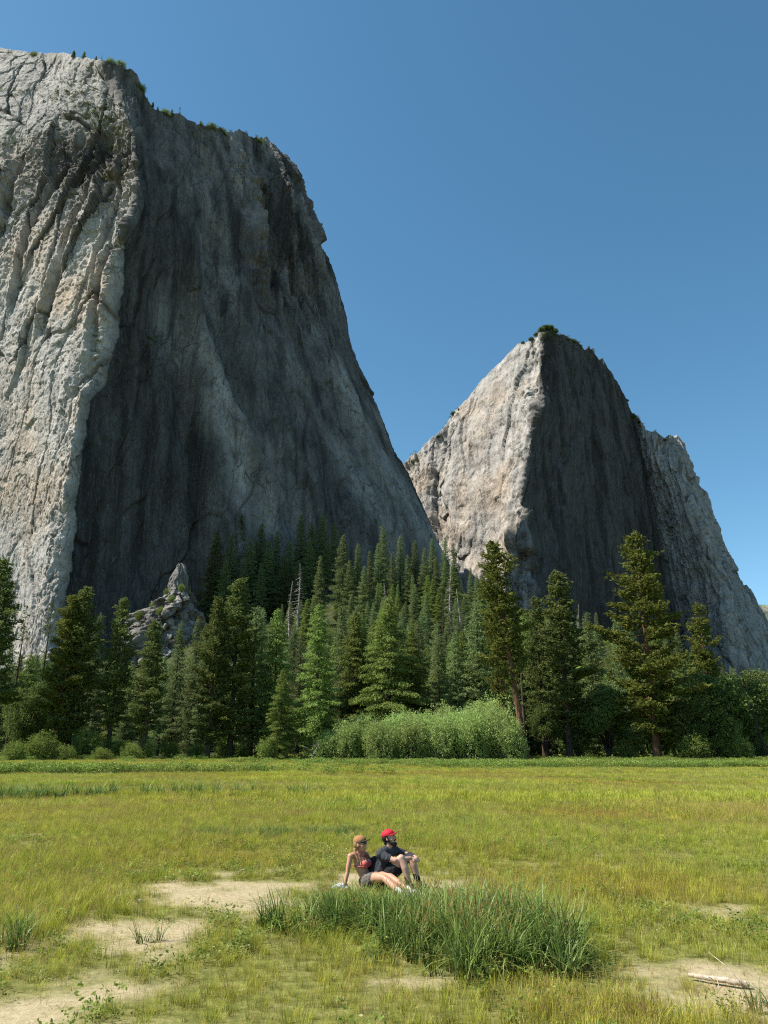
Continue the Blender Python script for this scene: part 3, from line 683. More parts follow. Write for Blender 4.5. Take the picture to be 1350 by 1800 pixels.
# ------------------------------------------------------------------ front row of trees at the meadow's edge (top measured, distance, kind)
GP = 'trees along the far edge of the meadow'
front = [
 ('pineC', 8, 985, 148, 'tall dark pine cut by the left edge of the photo', 1.25, None),
 ('sparse', 48, 1065, 175, 'thin straggly conifer against the pale foot of the big cliff', 0.8, None),
 ('sparse', 92, 1062, 190, 'thin conifer in front of the line where the pale cliff face ends', 0.8, None),
 ('pineA', 131, 1046, 152, 'left one of the twin olive pines with bare dark trunks at the meadow edge', 1.15, 2.0),
 ('pineC', 154, 1032, 154, 'right and taller one of the twin pines with bare dark trunks at the meadow edge', 1.2, 0.4),
 ('firB', 176, 1078, 178, 'green fir half hidden just right of the twin pines', 1.1, None),
 ('pineD', 219, 1052, 156, 'olive grey pine with a slanting brown trunk, next right of the twin pines', 1.1, None),
 ('pineD', 274, 1092, 152, 'wide dark pine in front of the small rock pinnacle', 1.35, 1.0),
 ('firB', 318, 1092, 190, 'green fir behind the trees under the rock pinnacle', 1.0, None),
 ('firD', 350, 1085, 185, 'slender fir at the right foot of the rock pinnacle', 1.1, None),
 ('pineC', 384, 1050, 153, 'left one of two tall close pines right of the rock pinnacle', 1.1, 3.0),
 ('pineC', 422, 1018, 157, 'taller right one of two close pines right of the rock pinnacle', 1.2, 5.0),
 ('firD', 452, 1066, 162, 'blunt-topped grey green conifer right of the two tall close pines', 1.5, None),
 ('cedarB', 490, 1070, 163, 'pointed conifer standing in front of the pair of grey dead trees', 1.15, None),
 ('cedarC', 497, 1178, 148, 'short dense dark tree low in front of the pointed conifers', 0.95, None),
 ('cedarB', 562, 1062, 150, 'tall narrow cedar with a brown tip, above the leaning dead branch', 1.15, None),
 ('firB', 625, 1070, 185, 'dark layered fir right of the tall narrow cedar', 1.3, None),
 ('cedarC', 682, 1050, 172, 'broad pale green cedar rising behind the left end of the willow bank', 1.1, None),
 ('cedarA', 722, 1108, 178, 'first of the lower trees right of the broad cedar behind the willows', 1.1, None),
 ('firC', 770, 1112, 182, 'second of the lower trees right of the broad cedar behind the willows', 1.0, None),
 ('cedarA', 812, 1110, 185, 'third of the lower trees right of the broad cedar behind the willows', 1.15, None),
 ('cedarA', 846, 1060, 215, 'green conifer just left of the big leaning red-barked pine', 1.0, None),
 ('pineD', 978, 1005, 156, 'tall pine with a pale forked trunk, next right of the leaning pine', 1.35, None),
 ('pineD', 940, 1050, 168, 'dark pine squeezed between the leaning pine and the forked one', 1.0, None),
 ('pineE', 1114, 938, 150, 'largest olive pine with a stout red trunk, standing by itself right of centre', 1.3, 1.3),
 ('pineB', 1226, 1060, 172, 'pine with a rounded top in front of the right foot of the far peak', 1.1, None),
 ('firA', 1040, 1110, 200, 'green fir left of the largest olive pine', 1.1, None),
 ('oakA', 1250, 1178, 152, 'broad leafy oak mass in the middle of the right hand trees', 1.0, None),
 ('oakA', 1312, 1172, 156, 'broad leafy oak by the leaning scorched trunk', 0.95, None),
 ('oakB', 1200, 1228, 150, 'lower leafy oak at the foot of the largest olive pine, right side', 1.1, None),
 ('oakB', 1060, 1205, 156, 'dark leafy oak between the forked pine and the largest pine', 1.1, None),
 ('oakA', 1010, 1230, 160, 'dark leafy oak behind the trunk of the forked pine', 0.9, None),
 ('oakB', 955, 1235, 156, 'leafy oak right beside the bare red trunk of the leaning pine', 0.8, None),
 ('oakA', 60, 1195, 160, 'grey green leafy tree left of the twin pines', 0.7, None),
 ('oakA', 1345, 1215, 165, 'leafy oak cut by the right edge of the photo', 0.8, None),
 ('cedarA', 1150, 1110, 188, 'conifer hidden behind the right side of the largest olive pine', 1.0, None),
 ('firC', 900, 1120, 190, 'conifer hidden behind the trunk of the leaning pine', 1.0, None),
 ('firA', 20, 1130, 180, 'green conifer behind the dark pine at the left edge', 1.1, None),
 ('firA', 530, 1120, 178, 'green conifer behind the gap left of the narrow cedar', 1.0, None),
]
for key, px, py, Y, lab, wd, rz in front:
    plant_px(key, px, py, Y, lab, None, wd, rz)
# the leaning red-barked pine, trunk bare low down, two tops
P['leanpine'] = (conifer, (17, 46, 7.2, 0.36, 'pine', M_PINE, M_BARK, 1.0), {'lean': 0.095, 'trunk_r': 0.62}); H0['leanpine'] = 46
P['topspar'] = (conifer, (18, 20, 2.2, 0.3, 'sparse', M_PINE, M_BARK, 1.0), {'trunk_r': .18}); H0['topspar'] = 20
bx = (925-675)/FPX/1.054*148
lp = plant('leanpine', bx, 148, 43.5, 'big red-barked pine with a bare leaning trunk and open ragged crown', None, 1.15, math.pi, name='pine_tree')
plant('pineB', (887-675)/FPX/1.054*158, 158, 40.5, 'ragged pine close behind the leaning red-barked one, its tip beside the other tip', None, 0.62, 2.0)

# low leafy shrubs and the willow bank in front of the trunks
for i, (px, py, Y, key, wd) in enumerate([(78, 1292, 143, 'brightA', 1.2), (28, 1305, 142, 'brightB', .9), (156, 1285, 150, 'brightA', 1.0), (200, 1300, 156, 'brightB', 1.0),
        (232, 1308, 148, 'brightB', 1.0), (262, 1300, 152, 'brightA', .8), (180, 1316, 143, 'brightB', 1.3), (400, 1302, 158, 'brightA', 1.2), (345, 1308, 158, 'brightB', 1.1), (470, 1300, 147, 'brightA', .9),
        (115, 1312, 143, 'brightB', 1.2), (1100, 1302, 153, 'brightA', .9), (1215, 1295, 146, 'brightA', 1.2),
        (1260, 1290, 150, 'brightB', 1.1), (1300, 1296, 146, 'brightA', .9), (575, 1290, 147, 'willowA', .8), (430, 1312, 160, 'brightA', 1.0), (300, 1306, 156, 'brightA', 1.0), (1340, 1298, 150, 'brightB', 1.0)]):
    where = ['far left', 'left', 'centre', 'right'][0 if px < 120 else 1 if px < 320 else 2 if px < 800 else 3]
    plant_px(key, px, py, Y, {'far left': 'low bright leafy bush at the meadow edge left of the twin pines', 'left': 'low bright leafy bush at the meadow edge between the left hand trunks',
        'centre': 'low leafy bush at the meadow edge under the tall close conifers', 'right': 'low leafy bush at the meadow edge under the right hand oaks and pines'}[where],
        'low bushes at the meadow edge, '+where, wd)
wl = [(612, 1262, 146), (640, 1252, 149), (668, 1262, 144), (695, 1250, 148), (722, 1258, 145), (750, 1248, 149), (776, 1256, 145), (803, 1246, 149), (828, 1250, 145), (852, 1238, 149), (878, 1246, 146), (900, 1262, 144), (866, 1228, 156), (838, 1232, 156), (780, 1240, 156), (720, 1246, 155)]
for i, (px, py, Y) in enumerate(wl):
    py += 14
    plant_px('willowA' if i % 2 else 'willowB', px, py, Y, 'pale grey green willow bush of the long low bank right of the dead branch', 'willow bushes of the low bank', 0.72)

# ------------------------------------------------------------------ slope behind: every conifer its own object
sk = [(603, 940, 505, 'firC'), (629, 956, 510, 'firB'), (563, 977, 480, 'firD'), (650, 968, 525, 'firD'), (674, 924, 540, 'firB'), (703, 941, 545, 'firB'), (729, 950, 550, 'firA'), (746, 964, 520, 'firA'),
      (759, 946, 555, 'firB'), (782, 944, 560, 'firB'), (797, 955, 545, 'firD'), (665, 955, 530, 'firA'), (690, 972, 515, 'firB'), (716, 975, 515, 'firD'), (615, 985, 480, 'firA'), (640, 995, 470, 'firA')]
ordn = 'first second third fourth fifth sixth seventh eighth ninth tenth eleventh twelfth thirteenth fourteenth fifteenth sixteenth'.split()
occ = []
for i, (px, py, Y, key) in enumerate(sorted(sk)):
    o = plant_px(key, px, py, Y, '%s sunlit fir from the left in the top row below the cliff gap' % ordn[i], 'top row of sunlit firs on the slope', 1.12 if Y > 500 else 1.25)
    occ.append((o.location.x, Y))
shade = [(382, 935, 610, 'firC'), (395, 906, 615, 'firB'), (408, 940, 600, 'firA'), (424, 904, 620, 'firB'), (441, 945, 600, 'firC'), (460, 920, 622, 'firB'), (474, 950, 600, 'firA'), (487, 934, 625, 'firD'), (510, 950, 605, 'firA'), (530, 904, 628, 'firB'),
         (548, 918, 625, 'firC'), (568, 903, 632, 'firA'), (588, 918, 630, 'firB'), (545, 945, 600, 'firA'), (500, 975, 590, 'firC'), (430, 980, 585, 'firA'), (398, 985, 580, 'firC'), (460, 990, 580, 'firB'), (525, 985, 585, 'firC'), (575, 950, 608, 'firC')]
for i, (px, py, Y, key) in enumerate(shade):
    o = plant_px(key, px, py, Y, 'dark fir standing in the shadow at the foot of the big cliff', 'firs in the shadow of the big cliff', 1.15)
    occ.append((o.location.x, Y))
for px, py, Y, key, lab in [(528, 990, 460, 'snagA', 'upper one of two bare grey dead trees against the dark slope'), (513, 1022, 400, 'snagB', 'lower one of two bare grey dead trees against the dark slope'),
        (676, 1025, 400, 'snagA', 'bare grey dead tree in the middle of the sunlit firs'), (805, 1035, 380, 'snagB', 'tall bare grey dead tree on the right side of the sunlit slope'),
        (790, 985, 430, 'snagB', 'bare grey dead tip just above the tall dead tree on the slope'), (1015, 1062, 420, 'snagB', 'thin grey dead tip left of the largest pine, behind the firs')]:
    plant_px(key, px, py, Y, lab, None, 1.5)
EX = [0, 90, 160, 240, 300, 345, 380, 480, 545, 590, 640, 700, 760, 810, 850, 900, 960, 1060, 1180, 1250, 1300, 1350]
EY = [1150, 1150, 1170, 1160, 1150, 1110, 1075, 1065, 1050, 1000, 985, 980, 975, 985, 1010, 1050, 1090, 1075, 1085, 1150, 1175, 1180]
R_ = random.Random(77); cnt = 0; tries = 0
bands = [(620, 'green conifer low on the wooded slope left of centre', 'conifers low on the slope, left'), (905, 'green conifer on the sunlit wooded slope below the top row', 'conifers on the sunlit middle slope'),
         (1400, 'green conifer on the wooded ground below the far peak', 'conifers below the far peak')]
pts = []
for k in range(9000):
    ph = 0 if k < 2500 else 1
    Y = R_.uniform(172, 262) if ph == 0 else 262+R_.random()*360
    pts.append((Y, (R_.uniform(-.56, .56) if R_.random() < .55 else R_.gauss(.08, .12))*Y, ph))
for k in range(500): pts.append((R_.uniform(360, 570), 0, 2)); pts[-1] = (pts[-1][0], R_.uniform(-.02, .2)*pts[-1][0], 2)
lim = [98, 285, 335]
for Y, X, ph in pts:
    if cnt >= lim[ph]: continue
    z = tz(X, Y); 
    dmin = 6.0+Y*0.008
    if any((X-a_)**2+(Y-b_)**2 < dmin*dmin for a_, b_ in occ): continue
    px, pyb = proj((X, Y, z))
    if not -15 < px < 1365: continue
    if Y > 520+ (X+234)*0.12-12 and X > -240: continue
    if 235 < px < 352 and Y > 330: continue
    h = R_.uniform(19, 34) if Y > 260 else R_.uniform(25, 38)
    env = np.interp(px, EX, EY)
    _, pyt = proj((X, Y, z+h))
    if pyt < env:
        h = h*(pyb-env)/(pyb-pyt) if pyb > env else 0
        if h < 13: continue
    key = R_.choice(['firA', 'firB', 'firC', 'firD', 'firA', 'firC', 'cedarA', 'cedarB', 'cedarA', 'sparse', 'oakB', 'firD'])
    if key == 'oakB': h = min(h, 15)
    b_ = [q for q in bands if px < q[0]][0]
    lab, grp = b_[1], b_[2]
    if key == 'oakB': lab = lab.replace('green conifer', 'rounded leafy tree'); grp = grp.replace('conifers', 'leafy trees')
    plant(key, X, Y, h, lab, grp, R_.uniform(1.0, 1.3), z=z-0.3); occ.append((X, Y)); cnt += 1
print('slope trees', cnt)
# bright scrub between the slope trees: uncountable ground cover, one object
def scatter_clumps(name, pts_, sizes, mat, leaf, per, seed, label, cat, flat=0.7):
    rng = np.random.default_rng(seed); C = []; D = []
    for p_, s_ in zip(pts_, sizes):
        d = rng.normal(0, 1, (per, 3)); d /= np.linalg.norm(d, axis=1, keepdims=True); d[:, 2] = np.abs(d[:, 2])
        C.append(np.array(p_)+d*np.array([1, 1, flat])*s_*rng.uniform(.4, 1, (per, 1))); D.append(d)
    C = np.concatenate(C); D = np.concatenate(D)
    me = quads_mesh(name, sprays(C, D, rng, 3, leaf, 1.5, 0.8), [mat]); o = link(name, me)
    return tag(o, label, cat, kind='stuff')
rg = np.random.default_rng(3); q = []; qs = []
while len(q) < 4200:
    Y = 165+rg.random()**.7*460; X = (rg.uniform(-.56, .56) if rg.random() < .5 else rg.normal(.06, .16))*Y
    if fbm(np.array([X/45]), np.array([Y/45]), np.array([0.0]), 3, 12)[0] < -0.25: continue
    q.append((X, Y, tz(X, Y)-.3)); qs.append(rg.uniform(1.2, 4.0))
scatter_clumps('slope_scrub', q, qs, M_BRIGHT, 0.85, 18, 4, 'bright green scrub covering the ground between the slope trees', 'scrub')

# ------------------------------------------------------------------ small rock pinnacle on the slope
def pinnacle():
    nth, nz = 170, 190; th = np.linspace(0, 2*np.pi, nth); z = np.linspace(-.2, 1, nz)
    Hh = 58.0
    prof = np.interp(z*Hh, [0, 12, 24, 32, 37, 40, 47, 52, 56, 58], [27, 23, 17, 11, 7.5, 5.2, 4.9, 3.2, 1.5, 0.1])
    cx = np.interp(z*Hh, [0, 20, 36, 58], [0, 1, 5, 6.5])
    TH, Z = np.meshgrid(th, z*Hh, indexing='ij'); Rr = np.broadcast_to(prof, TH.shape).copy()
    ux, uy = np.cos(TH), np.sin(TH); X0 = ux*Rr; Y0 = uy*Rr*0.8
    s_ = TH*14
    n = np.clip(Rr/12, 0.25, 1)
    f1, f2, idv, tx, ty = worley(ux*2.2+5+Z/30, Z/9+uy*2.2, 301); g1, g2, idg, _, _ = worley(ux*5+Z/22, Z/4.2+uy*5, 302)
    d = (idv-.5)*8+(idg-.5)*3+fbm(X0/6, Y0/6, Z/10, 5, 303)*7-1.8*np.clip(1-(f2-f1)/.1, 0, 1)-.8*np.clip(1-(g2-g1)/.12, 0, 1)
    Rr = Rr+d*n
    V = np.stack([np.broadcast_to(cx, TH.shape)+ux*Rr, uy*Rr*0.8, Z], 2)
    cr = np.clip(1-(f2-f1)/.1, 0, 1)*.6
    me = mesh_np('rock_pinnacle', V.reshape(-1, 3), grid_faces(nth, nz)[:, ::-1], [M_ROCK], True, {'crack': cr.ravel(), 'warm': cr.ravel()*0+.2, 'streak_shade': cr.ravel()*0+.5})
    Y = 478; t = at(318, 990, Y); o = link('rock_pinnacle', me, loc=(t[0]-6.5, Y, t[2]-58)); return o, V
pin, PV = pinnacle(); tag(pin, 'small sunlit rock pinnacle in front of the shaded cliff wall', 'rock')
for i, (a_, zz, h) in enumerate([(4.2, 36, 4), (4.9, 30, 4.5), (5.3, 38, 5), (3.9, 26, 5), (4.6, 22, 5), (3.4, 20, 6), (5.6, 28, 8), (5.9, 34, 9), (3.0, 12, 6)]):
    v_ = PV[int(a_/6.2832*169), int((zz/58+.2)/1.2*189)]
    plant('brightB' if i < 7 else 'firB', pin.location.x+v_[0], pin.location.y+v_[1], h, 'small bush growing on a ledge of the rock pinnacle' if i < 7 else 'small conifer clinging to the right side of the rock pinnacle', 'bushes on the rock pinnacle' if i < 7 else 'conifers on the rock pinnacle', 0.8, z=pin.location.z+v_[2]-.5, name='ledge_bush' if i < 7 else 'fir_tree')

# ------------------------------------------------------------------ little trees on the rims, scrub on the ledges
def near_vertex(Pg, px, py):
    U, V = proj(Pg); i = np.argmin((U-px)**2+(V-py)**2); return Pg.reshape(-1, 3)[i]
rim = [(12, 97, 11), (60, 99, 6), (128, 102, 13), (146, 103, 13), (168, 106, 8), (178, 106, 9), (196, 108, 6), (214, 112, 6), (246, 158, 7), (268, 188, 9), (276, 192, 8), (301, 205, 13), (314, 207, 18), (290, 200, 6), (352, 220, 9), (372, 226, 7), (392, 234, 6), (455, 250, 6), (490, 278, 8), (526, 330, 10), (652, 694, 9)]
for px, py, h in rim:
    v_ = near_vertex(CP[:, :-1], px, py)
    plant(R_.choice(['pineC', 'sparse', 'firC']) if h > 7 else 'brightB', v_[0], v_[1]+1, h, 'tiny dark tree on the skyline of the big left cliff' if h > 7 else 'tiny bush on the skyline of the big left cliff', 'trees on the big cliff skyline' if h > 7 else 'bushes on the big cliff skyline', 1.5, z=v_[2]-.6)
rim2 = [(932, 597, 14), (942, 590, 16), (952, 583, 18), (960, 580, 20), (968, 580, 20), (976, 582, 18), (986, 590, 13), (998, 600, 14), (1010, 603, 15), (1020, 610, 12), (1035, 622, 10), (920, 605, 12), (1114, 738, 18), (1122, 748, 18), (1104, 706, 12), (806, 722, 15), (797, 730, 16), (770, 770, 14), (728, 815, 18), (722, 820, 16), (1188, 778, 12), (1222, 822, 12), (1258, 918, 14), (1170, 776, 10), (1292, 1012, 14)]
for px, py, h in rim2:
    v_ = near_vertex(PP[:, :-1], px, py)
    plant(R_.choice(['oakB', 'firC', 'oakB', 'oakA']), v_[0], v_[1]+1, h*.55, 'tiny dark tree on the skyline of the far peak', 'trees on the far peak skyline', 1.5, z=v_[2]-1)
rg = np.random.default_rng(8); q = []; qs = []
for px, py, sx, sy, n, Pg, s_ in [(125, 165, 38, 16, 60, CP, 3), (175, 205, 28, 20, 70, CP, 3.4), (95, 215, 30, 20, 20, CP, 2.5), (205, 240, 12, 30, 25, CP, 2.5), (10, 240, 25, 15, 10, CP, 3), (190, 300, 8, 30, 14, CP, 3), (128, 350, 8, 20, 8, CP, 3), (20, 165, 20, 8, 14, CP, 3),
                              (175, 620, 10, 60, 12, CP, 2.6), (370, 225, 30, 12, 24, CP, 2.6), (440, 260, 30, 20, 14, CP, 2.5), (480, 480, 15, 15, 6, CP, 3), (375, 400, 12, 12, 6, CP, 3.5), (268, 600, 8, 12, 8, CP, 3),
                              (965, 590, 28, 10, 60, PP, 4.5), (1000, 610, 40, 14, 26, PP, 4), (925, 700, 10, 30, 14, PP, 4), (915, 790, 14, 40, 24, PP, 4), (795, 740, 14, 16, 20, PP, 4), (730, 812, 10, 10, 14, PP, 5), (1125, 760, 10, 30, 20, PP, 4), (1160, 800, 20, 30, 12, PP, 4), (930, 940, 14, 30, 12, PP, 4), (1250, 980, 20, 30, 12, PP, 4), (1200, 900, 30, 60, 12, PP, 3.5)]:
    U, V = proj(Pg); Uf, Vf, Pf = U.ravel(), V.ravel(), Pg.reshape(-1, 3)
    for k in range(n):
        i = np.argmin((Uf-rg.normal(px, sx*.7))**2+(Vf-rg.normal(py, sy*.7))**2); q.append(tuple(Pf[i])); qs.append(s_*rg.uniform(.5, 1.2))
scatter_clumps('cliff_scrub', q, qs, M_SCRUB, 0.9, 22, 9, 'dark green scrub growing on the ledges of the cliffs', 'scrub')

# ------------------------------------------------------------------ far wooded hill at the right edge
hx = np.linspace(700, 4200, 160); hy = np.linspace(2100, 4200, 90); HX, HY = np.meshgrid(hx, hy, indexing='ij')
crest = np.interp(HX, [700, 1150, 1260, 1600, 4200], [560, 520, 492, 420, 240])
HZ = crest*np.exp(-((HY-2700)/520)**2)+fbm(HX/160, HY/160, HX*0, 5, 321)*34*np.exp(-((HY-2700)/700)**2)+20
b = NB('wooded_hill'); p = b.pos(); n = b.noise(p, 0.02, 6, 0.7)
b.bsdf(b.ramp(n, [(0.35, (0.05, 0.07, 0.045)), (0.5, (0.09, 0.105, 0.065)), (0.62, (0.24, 0.225, 0.19))]), 0.95, n, 0.6, 8, .1)
tag(link('hill', mesh_np('hill', np.stack([HX, HY, HZ], 2).reshape(-1, 3), grid_faces(160, 90), [b.m], True)), kind='structure')
rg = np.random.default_rng(14); n = 2600; ix = rg.integers(10, 150, n); iy = rg.integers(2, 40, n)
bx_ = HX[ix, iy]+rg.uniform(-12, 12, n); by_ = HY[ix, iy]+rg.uniform(-12, 12, n); bz_ = HZ[ix, iy]-3; hh = rg.uniform(14, 30, n); k = 6
an = np.arange(k)/k*2*np.pi
ring = np.stack([bx_[:, None]+np.cos(an)*hh[:, None]*.2, by_[:, None]+np.sin(an)*hh[:, None]*.2, np.repeat(bz_[:, None], k, 1)], 2)
Vv = np.concatenate([ring, np.stack([bx_, by_, bz_+hh], 1)[:, None]], 1).reshape(-1, 3)
base = np.arange(n)[:, None, None]*(k+1); f = np.stack([np.arange(k), np.roll(np.arange(k), -1), np.full(k, k)], 1)[None]
tag(link('hill_forest', mesh_np('hill_forest', Vv, (base+f).reshape(-1, 3), [M_FIR])), 'distant dark conifers covering the hill at the right edge', 'forest', kind='stuff')
# ------------------------------------------------------------------ the two people
def flat_mat(name, col, rough=0.7, nscale=30, amt=0.25, bump=0.2, spec=0.3, sss=0.0):
    b = NB(name); tc = b.n('ShaderNodeTexCoord').outputs['Object']; n = b.noise(tc, nscale, 4, 0.6)
    lo = tuple(x*(1-amt) for x in col); hi = tuple(min(1, x*(1+amt)) for x in col)
    p_ = b.bsdf(b.ramp(n, [(0.3, lo), (0.7, hi)]), rough, n, bump, 0.004, spec)
    if sss: p_.inputs['Subsurface Weight'].default_value = sss; p_.inputs['Subsurface Radius'].default_value = (0.02, 0.008, 0.004)
    return b.m
M_SKIN = flat_mat('tanned_skin', (0.46, 0.245, 0.155), 0.5, 9, 0.1, 0.05, 0.35, 0.06)
M_SKINP = flat_mat('pale_skin', (0.50, 0.30, 0.22), 0.5, 9, 0.1, 0.05, 0.35, 0.06)
M_TEE = flat_mat('dark_grey_cotton', (0.040, 0.043, 0.05), 0.9, 14, 0.3, 0.4)
M_SHORTB = flat_mat('black_cotton', (0.012, 0.012, 0.014), 0.9, 14, 0.3, 0.4)
M_SHORTG = flat_mat('grey_brown_cotton', (0.11, 0.095, 0.085), 0.9, 14, 0.3, 0.4)
M_PINK = flat_mat('rose_fabric', (0.42, 0.075, 0.08), 0.7, 20, 0.2, 0.3)
M_RED = flat_mat('red_cap_cloth', (0.50, 0.012, 0.03), 0.75, 20, 0.15, 0.3)
M_TAN = flat_mat('tan_corduroy', (0.32, 0.155, 0.06), 0.85, 40, 0.3, 0.5)
M_BRIMD = flat_mat('dark_brim', (0.03, 0.028, 0.022), 0.8)
M_HAIRD = flat_mat('dark_brown_hair', (0.018, 0.011, 0.008), 0.55, 60, 0.5, 0.8)
M_HAIRB = flat_mat('dark_blond_hair', (0.26, 0.155, 0.07), 0.55, 60, 0.5, 0.8)
M_SOCK = flat_mat('black_sock', (0.01, 0.01, 0.011), 0.95)
M_SOLE = flat_mat('white_rubber', (0.62, 0.6, 0.56), 0.6)
M_SHOEG = flat_mat('grey_shoe_cloth', (0.42, 0.41, 0.40), 0.8)
M_LENS = flat_mat('dark_lens', (0.01, 0.01, 0.012), 0.15, 5, 0.1, 0.0, 0.6)
M_PACK = flat_mat('black_nylon', (0.014, 0.014, 0.017), 0.6, 25, 0.3, 0.4)
M_LEATH = flat_mat('brown_leather', (0.20, 0.09, 0.04), 0.6)
M_TATT = flat_mat('tattoo_ink', (0.05, 0.06, 0.06), 0.6)

def ball(c, r, n=14):
    """ellipsoid; r number or (rx,ry,rz)"""
    r = np.array(r if hasattr(r, '__len__') else (r, r, r), float)
    th = np.linspace(0, np.pi, n); ph = np.linspace(0, 2*np.pi, 2*n, endpoint=False)
    T, Ph = np.meshgrid(th, ph, indexing='ij')
    V = np.stack([np.sin(T)*np.cos(Ph), np.sin(T)*np.sin(Ph), np.cos(T)], 2)*r+np.array(c)
    i = np.arange(n*2*n).reshape(n, 2*n); j = np.roll(i, -1, 1)
    return V.reshape(-1, 3), np.stack([i[:-1].ravel(), i[1:].ravel(), j[1:].ravel(), j[:-1].ravel()], 1)
def limb(pts, rs, k=14, side=None, flat=1.0):
    """smooth tapered limb through joints with a radius at each; closed by round ends"""
    pts = np.array(pts, float); rs = np.array(rs, float); out_ = []; ro = []
    n = len(pts)
    for i in range(n-1):
        p0 = pts[max(i-1, 0)]; p1 = pts[i]; p2 = pts[i+1]; p3 = pts[min(i+2, n-1)]
        for t in np.linspace(0, 1, 9)[:-1]:
            q = 0.5*((2*p1)+(-p0+p2)*t+(2*p0-5*p1+4*p2-p3)*t*t+(-p0+3*p1-3*p2+p3)*t**3)
            out_.append(p1*(1-t)*.35+p2*t*.35+q*.65); ro.append(rs[i]*(1-t)+rs[i+1]*t)
    out_.append(pts[-1]); ro.append(rs[-1])
    P_ = np.array(out_); R = np.array(ro)
    d = np.gradient(P_, axis=0); d /= np.linalg.norm(d, axis=1, keepdims=True)+1e-9
    # round ends
    cap = [(0.0, 1.0), (0.35, .94), (0.7, .71), (0.95, .3)]
    st = [(P_[0]-d[0]*R[0]*a, R[0]*b_) for a, b_ in reversed(cap[1:])]; en = [(P_[-1]+d[-1]*R[-1]*a, R[-1]*b_) for a, b_ in cap[1:]]
    P2 = np.array([s_[0] for s_ in st]+list(P_)+[s_[0] for s_ in en]); R2 = np.array([s_[1] for s_ in st]+list(R)+[s_[1] for s_ in en])
    D2 = np.vstack([np.repeat(d[:1], 3, 0), d, np.repeat(d[-1:], 3, 0)])
    sd = np.array(side if side is not None else (0.3, 1, 0.2), float)
    a = sd-(D2@sd)[:, None]*D2; a /= np.linalg.norm(a, axis=1, keepdims=True)+1e-9; b_ = np.cross(D2, a)
    an = np.arange(k)/k*2*np.pi
    V = P2[:, None]+R2[:, None, None]*(a[:, None]*np.cos(an)[None, :, None]+flat*b_[:, None]*np.sin(an)[None, :, None])
    m = len(P2); i = np.arange(m*k).reshape(m, k); j = np.roll(i, -1, 1)
    F = [np.stack([i[:-1].ravel(), j[:-1].ravel(), j[1:].ravel(), i[1:].ravel()], 1)]
    V = V.reshape(-1, 3); V = np.vstack([V, P2[:1]-D2[:1]*R[0]*.02, P2[-1:]+D2[-1:]*R[-1]*.02])
    c0, c1 = m*k, m*k+1
    F.append(np.stack([np.full(k, c0), j[0], i[0], i[0]], 1)); F.append(np.stack([np.full(k, c1), i[-1], j[-1], j[-1]], 1))
    return V, np.vstack(F)
def fuse(name, shapes, voxel, mat, parent, smooth_it=3, folds=0.0, fscale=12.0):
    """join closed shapes into one continuous skin"""
    bm = bmesh.new()
    for V, F in shapes:
        vs = [bm.verts.new(v) for v in V]
        for f in F:
            ff = []
            for i_ in f:
                if vs[i_] not in ff: ff.append(vs[i_])
            if len(ff) > 2:
                try: bm.faces.new(ff)
                except ValueError: pass
    bmesh.ops.remove_doubles(bm, verts=bm.verts, dist=1e-6); bmesh.ops.recalc_face_normals(bm, faces=bm.faces)
    me = bpy.data.meshes.new(name+'_src'); bm.to_mesh(me); bm.free()
    t = bpy.data.objects.new('tmp', me); COL.objects.link(t)
    r = t.modifiers.new('r', 'REMESH'); r.mode = 'VOXEL'; r.voxel_size = voxel; r.use_smooth_shade = True
    s_ = t.modifiers.new('s', 'SMOOTH'); s_.iterations = smooth_it; s_.factor = 0.5
    dg = bpy.context.evaluated_depsgraph_get(); m2 = bpy.data.meshes.new_from_object(t.evaluated_get(dg))
    bpy.data.objects.remove(t); bpy.data.meshes.remove(me)
    if folds:
        n = len(m2.vertices); co = np.empty(n*3, np.float32); m2.vertices.foreach_get('co', co); co = co.reshape(-1, 3).astype(float)
        no = np.empty(n*3, np.float32); m2.vertex_normals.foreach_get('vector', no); no = no.reshape(-1, 3)
        h = -np.abs(fbm(co[:, 0]*fscale, co[:, 1]*fscale, co[:, 2]*fscale*.6, 3, 17))+.3
        co += no*(h*folds)[:, None]; m2.vertices.foreach_set('co', co.astype(np.float32).ravel()); m2.update()
    m2.name = name; m2.materials.clear(); m2.materials.append(mat)
    m2.polygons.foreach_set('use_smooth', np.ones(len(m2.polygons), dtype=bool))
    return link(name, m2, parent)
def rotz(v, a): c_, s_ = math.cos(a), math.sin(a); v = np.asarray(v, float); return np.stack([v[..., 0]*c_-v[..., 1]*s_, v[..., 0]*s_+v[..., 1]*c_, v[..., 2]], -1)
def head_frame(c, yaw, up, roll=0):
    """local head axes: x forward (nose), y left, z up"""
    def f(shape):
        V, F = shape; V = np.array(V)
        cu, su = math.cos(up), math.sin(up); x = V[:, 0]*cu-V[:, 2]*su; z = V[:, 0]*su+V[:, 2]*cu; y = V[:, 1]
        return rotz(np.stack([x, y, z], 1), yaw)+np.array(c), F
    return f
def head_shapes(f):
    S = [ball((0.0, 0, 0.03), (.095, .076, .098)), ball((0.032, 0, -.035), (.062, .056, .075)), ball((.06, 0, -.082), (.028, .026, .022)),
         limb([(.088, 0, .03), (.108, 0, -.008), (.104, 0, -.018)], [.011, .014, .012], 10), ball((.09, 0, -.048), (.016, .024, .008)), ball((.088, 0, -.060), (.015, .02, .007)),
         limb([(.078, -.045, .035), (.09, 0, .042), (.078, .045, .035)], [.012, .012, .012], 8)]
    for s_ in (-1, 1):
        S.append(ball((-.002, .077*s_, -.005), (.022, .009, .03))); S.append(ball((.055, .045*s_, -.02), (.028, .022, .026)))
    return [f(s_) for s_ in S]
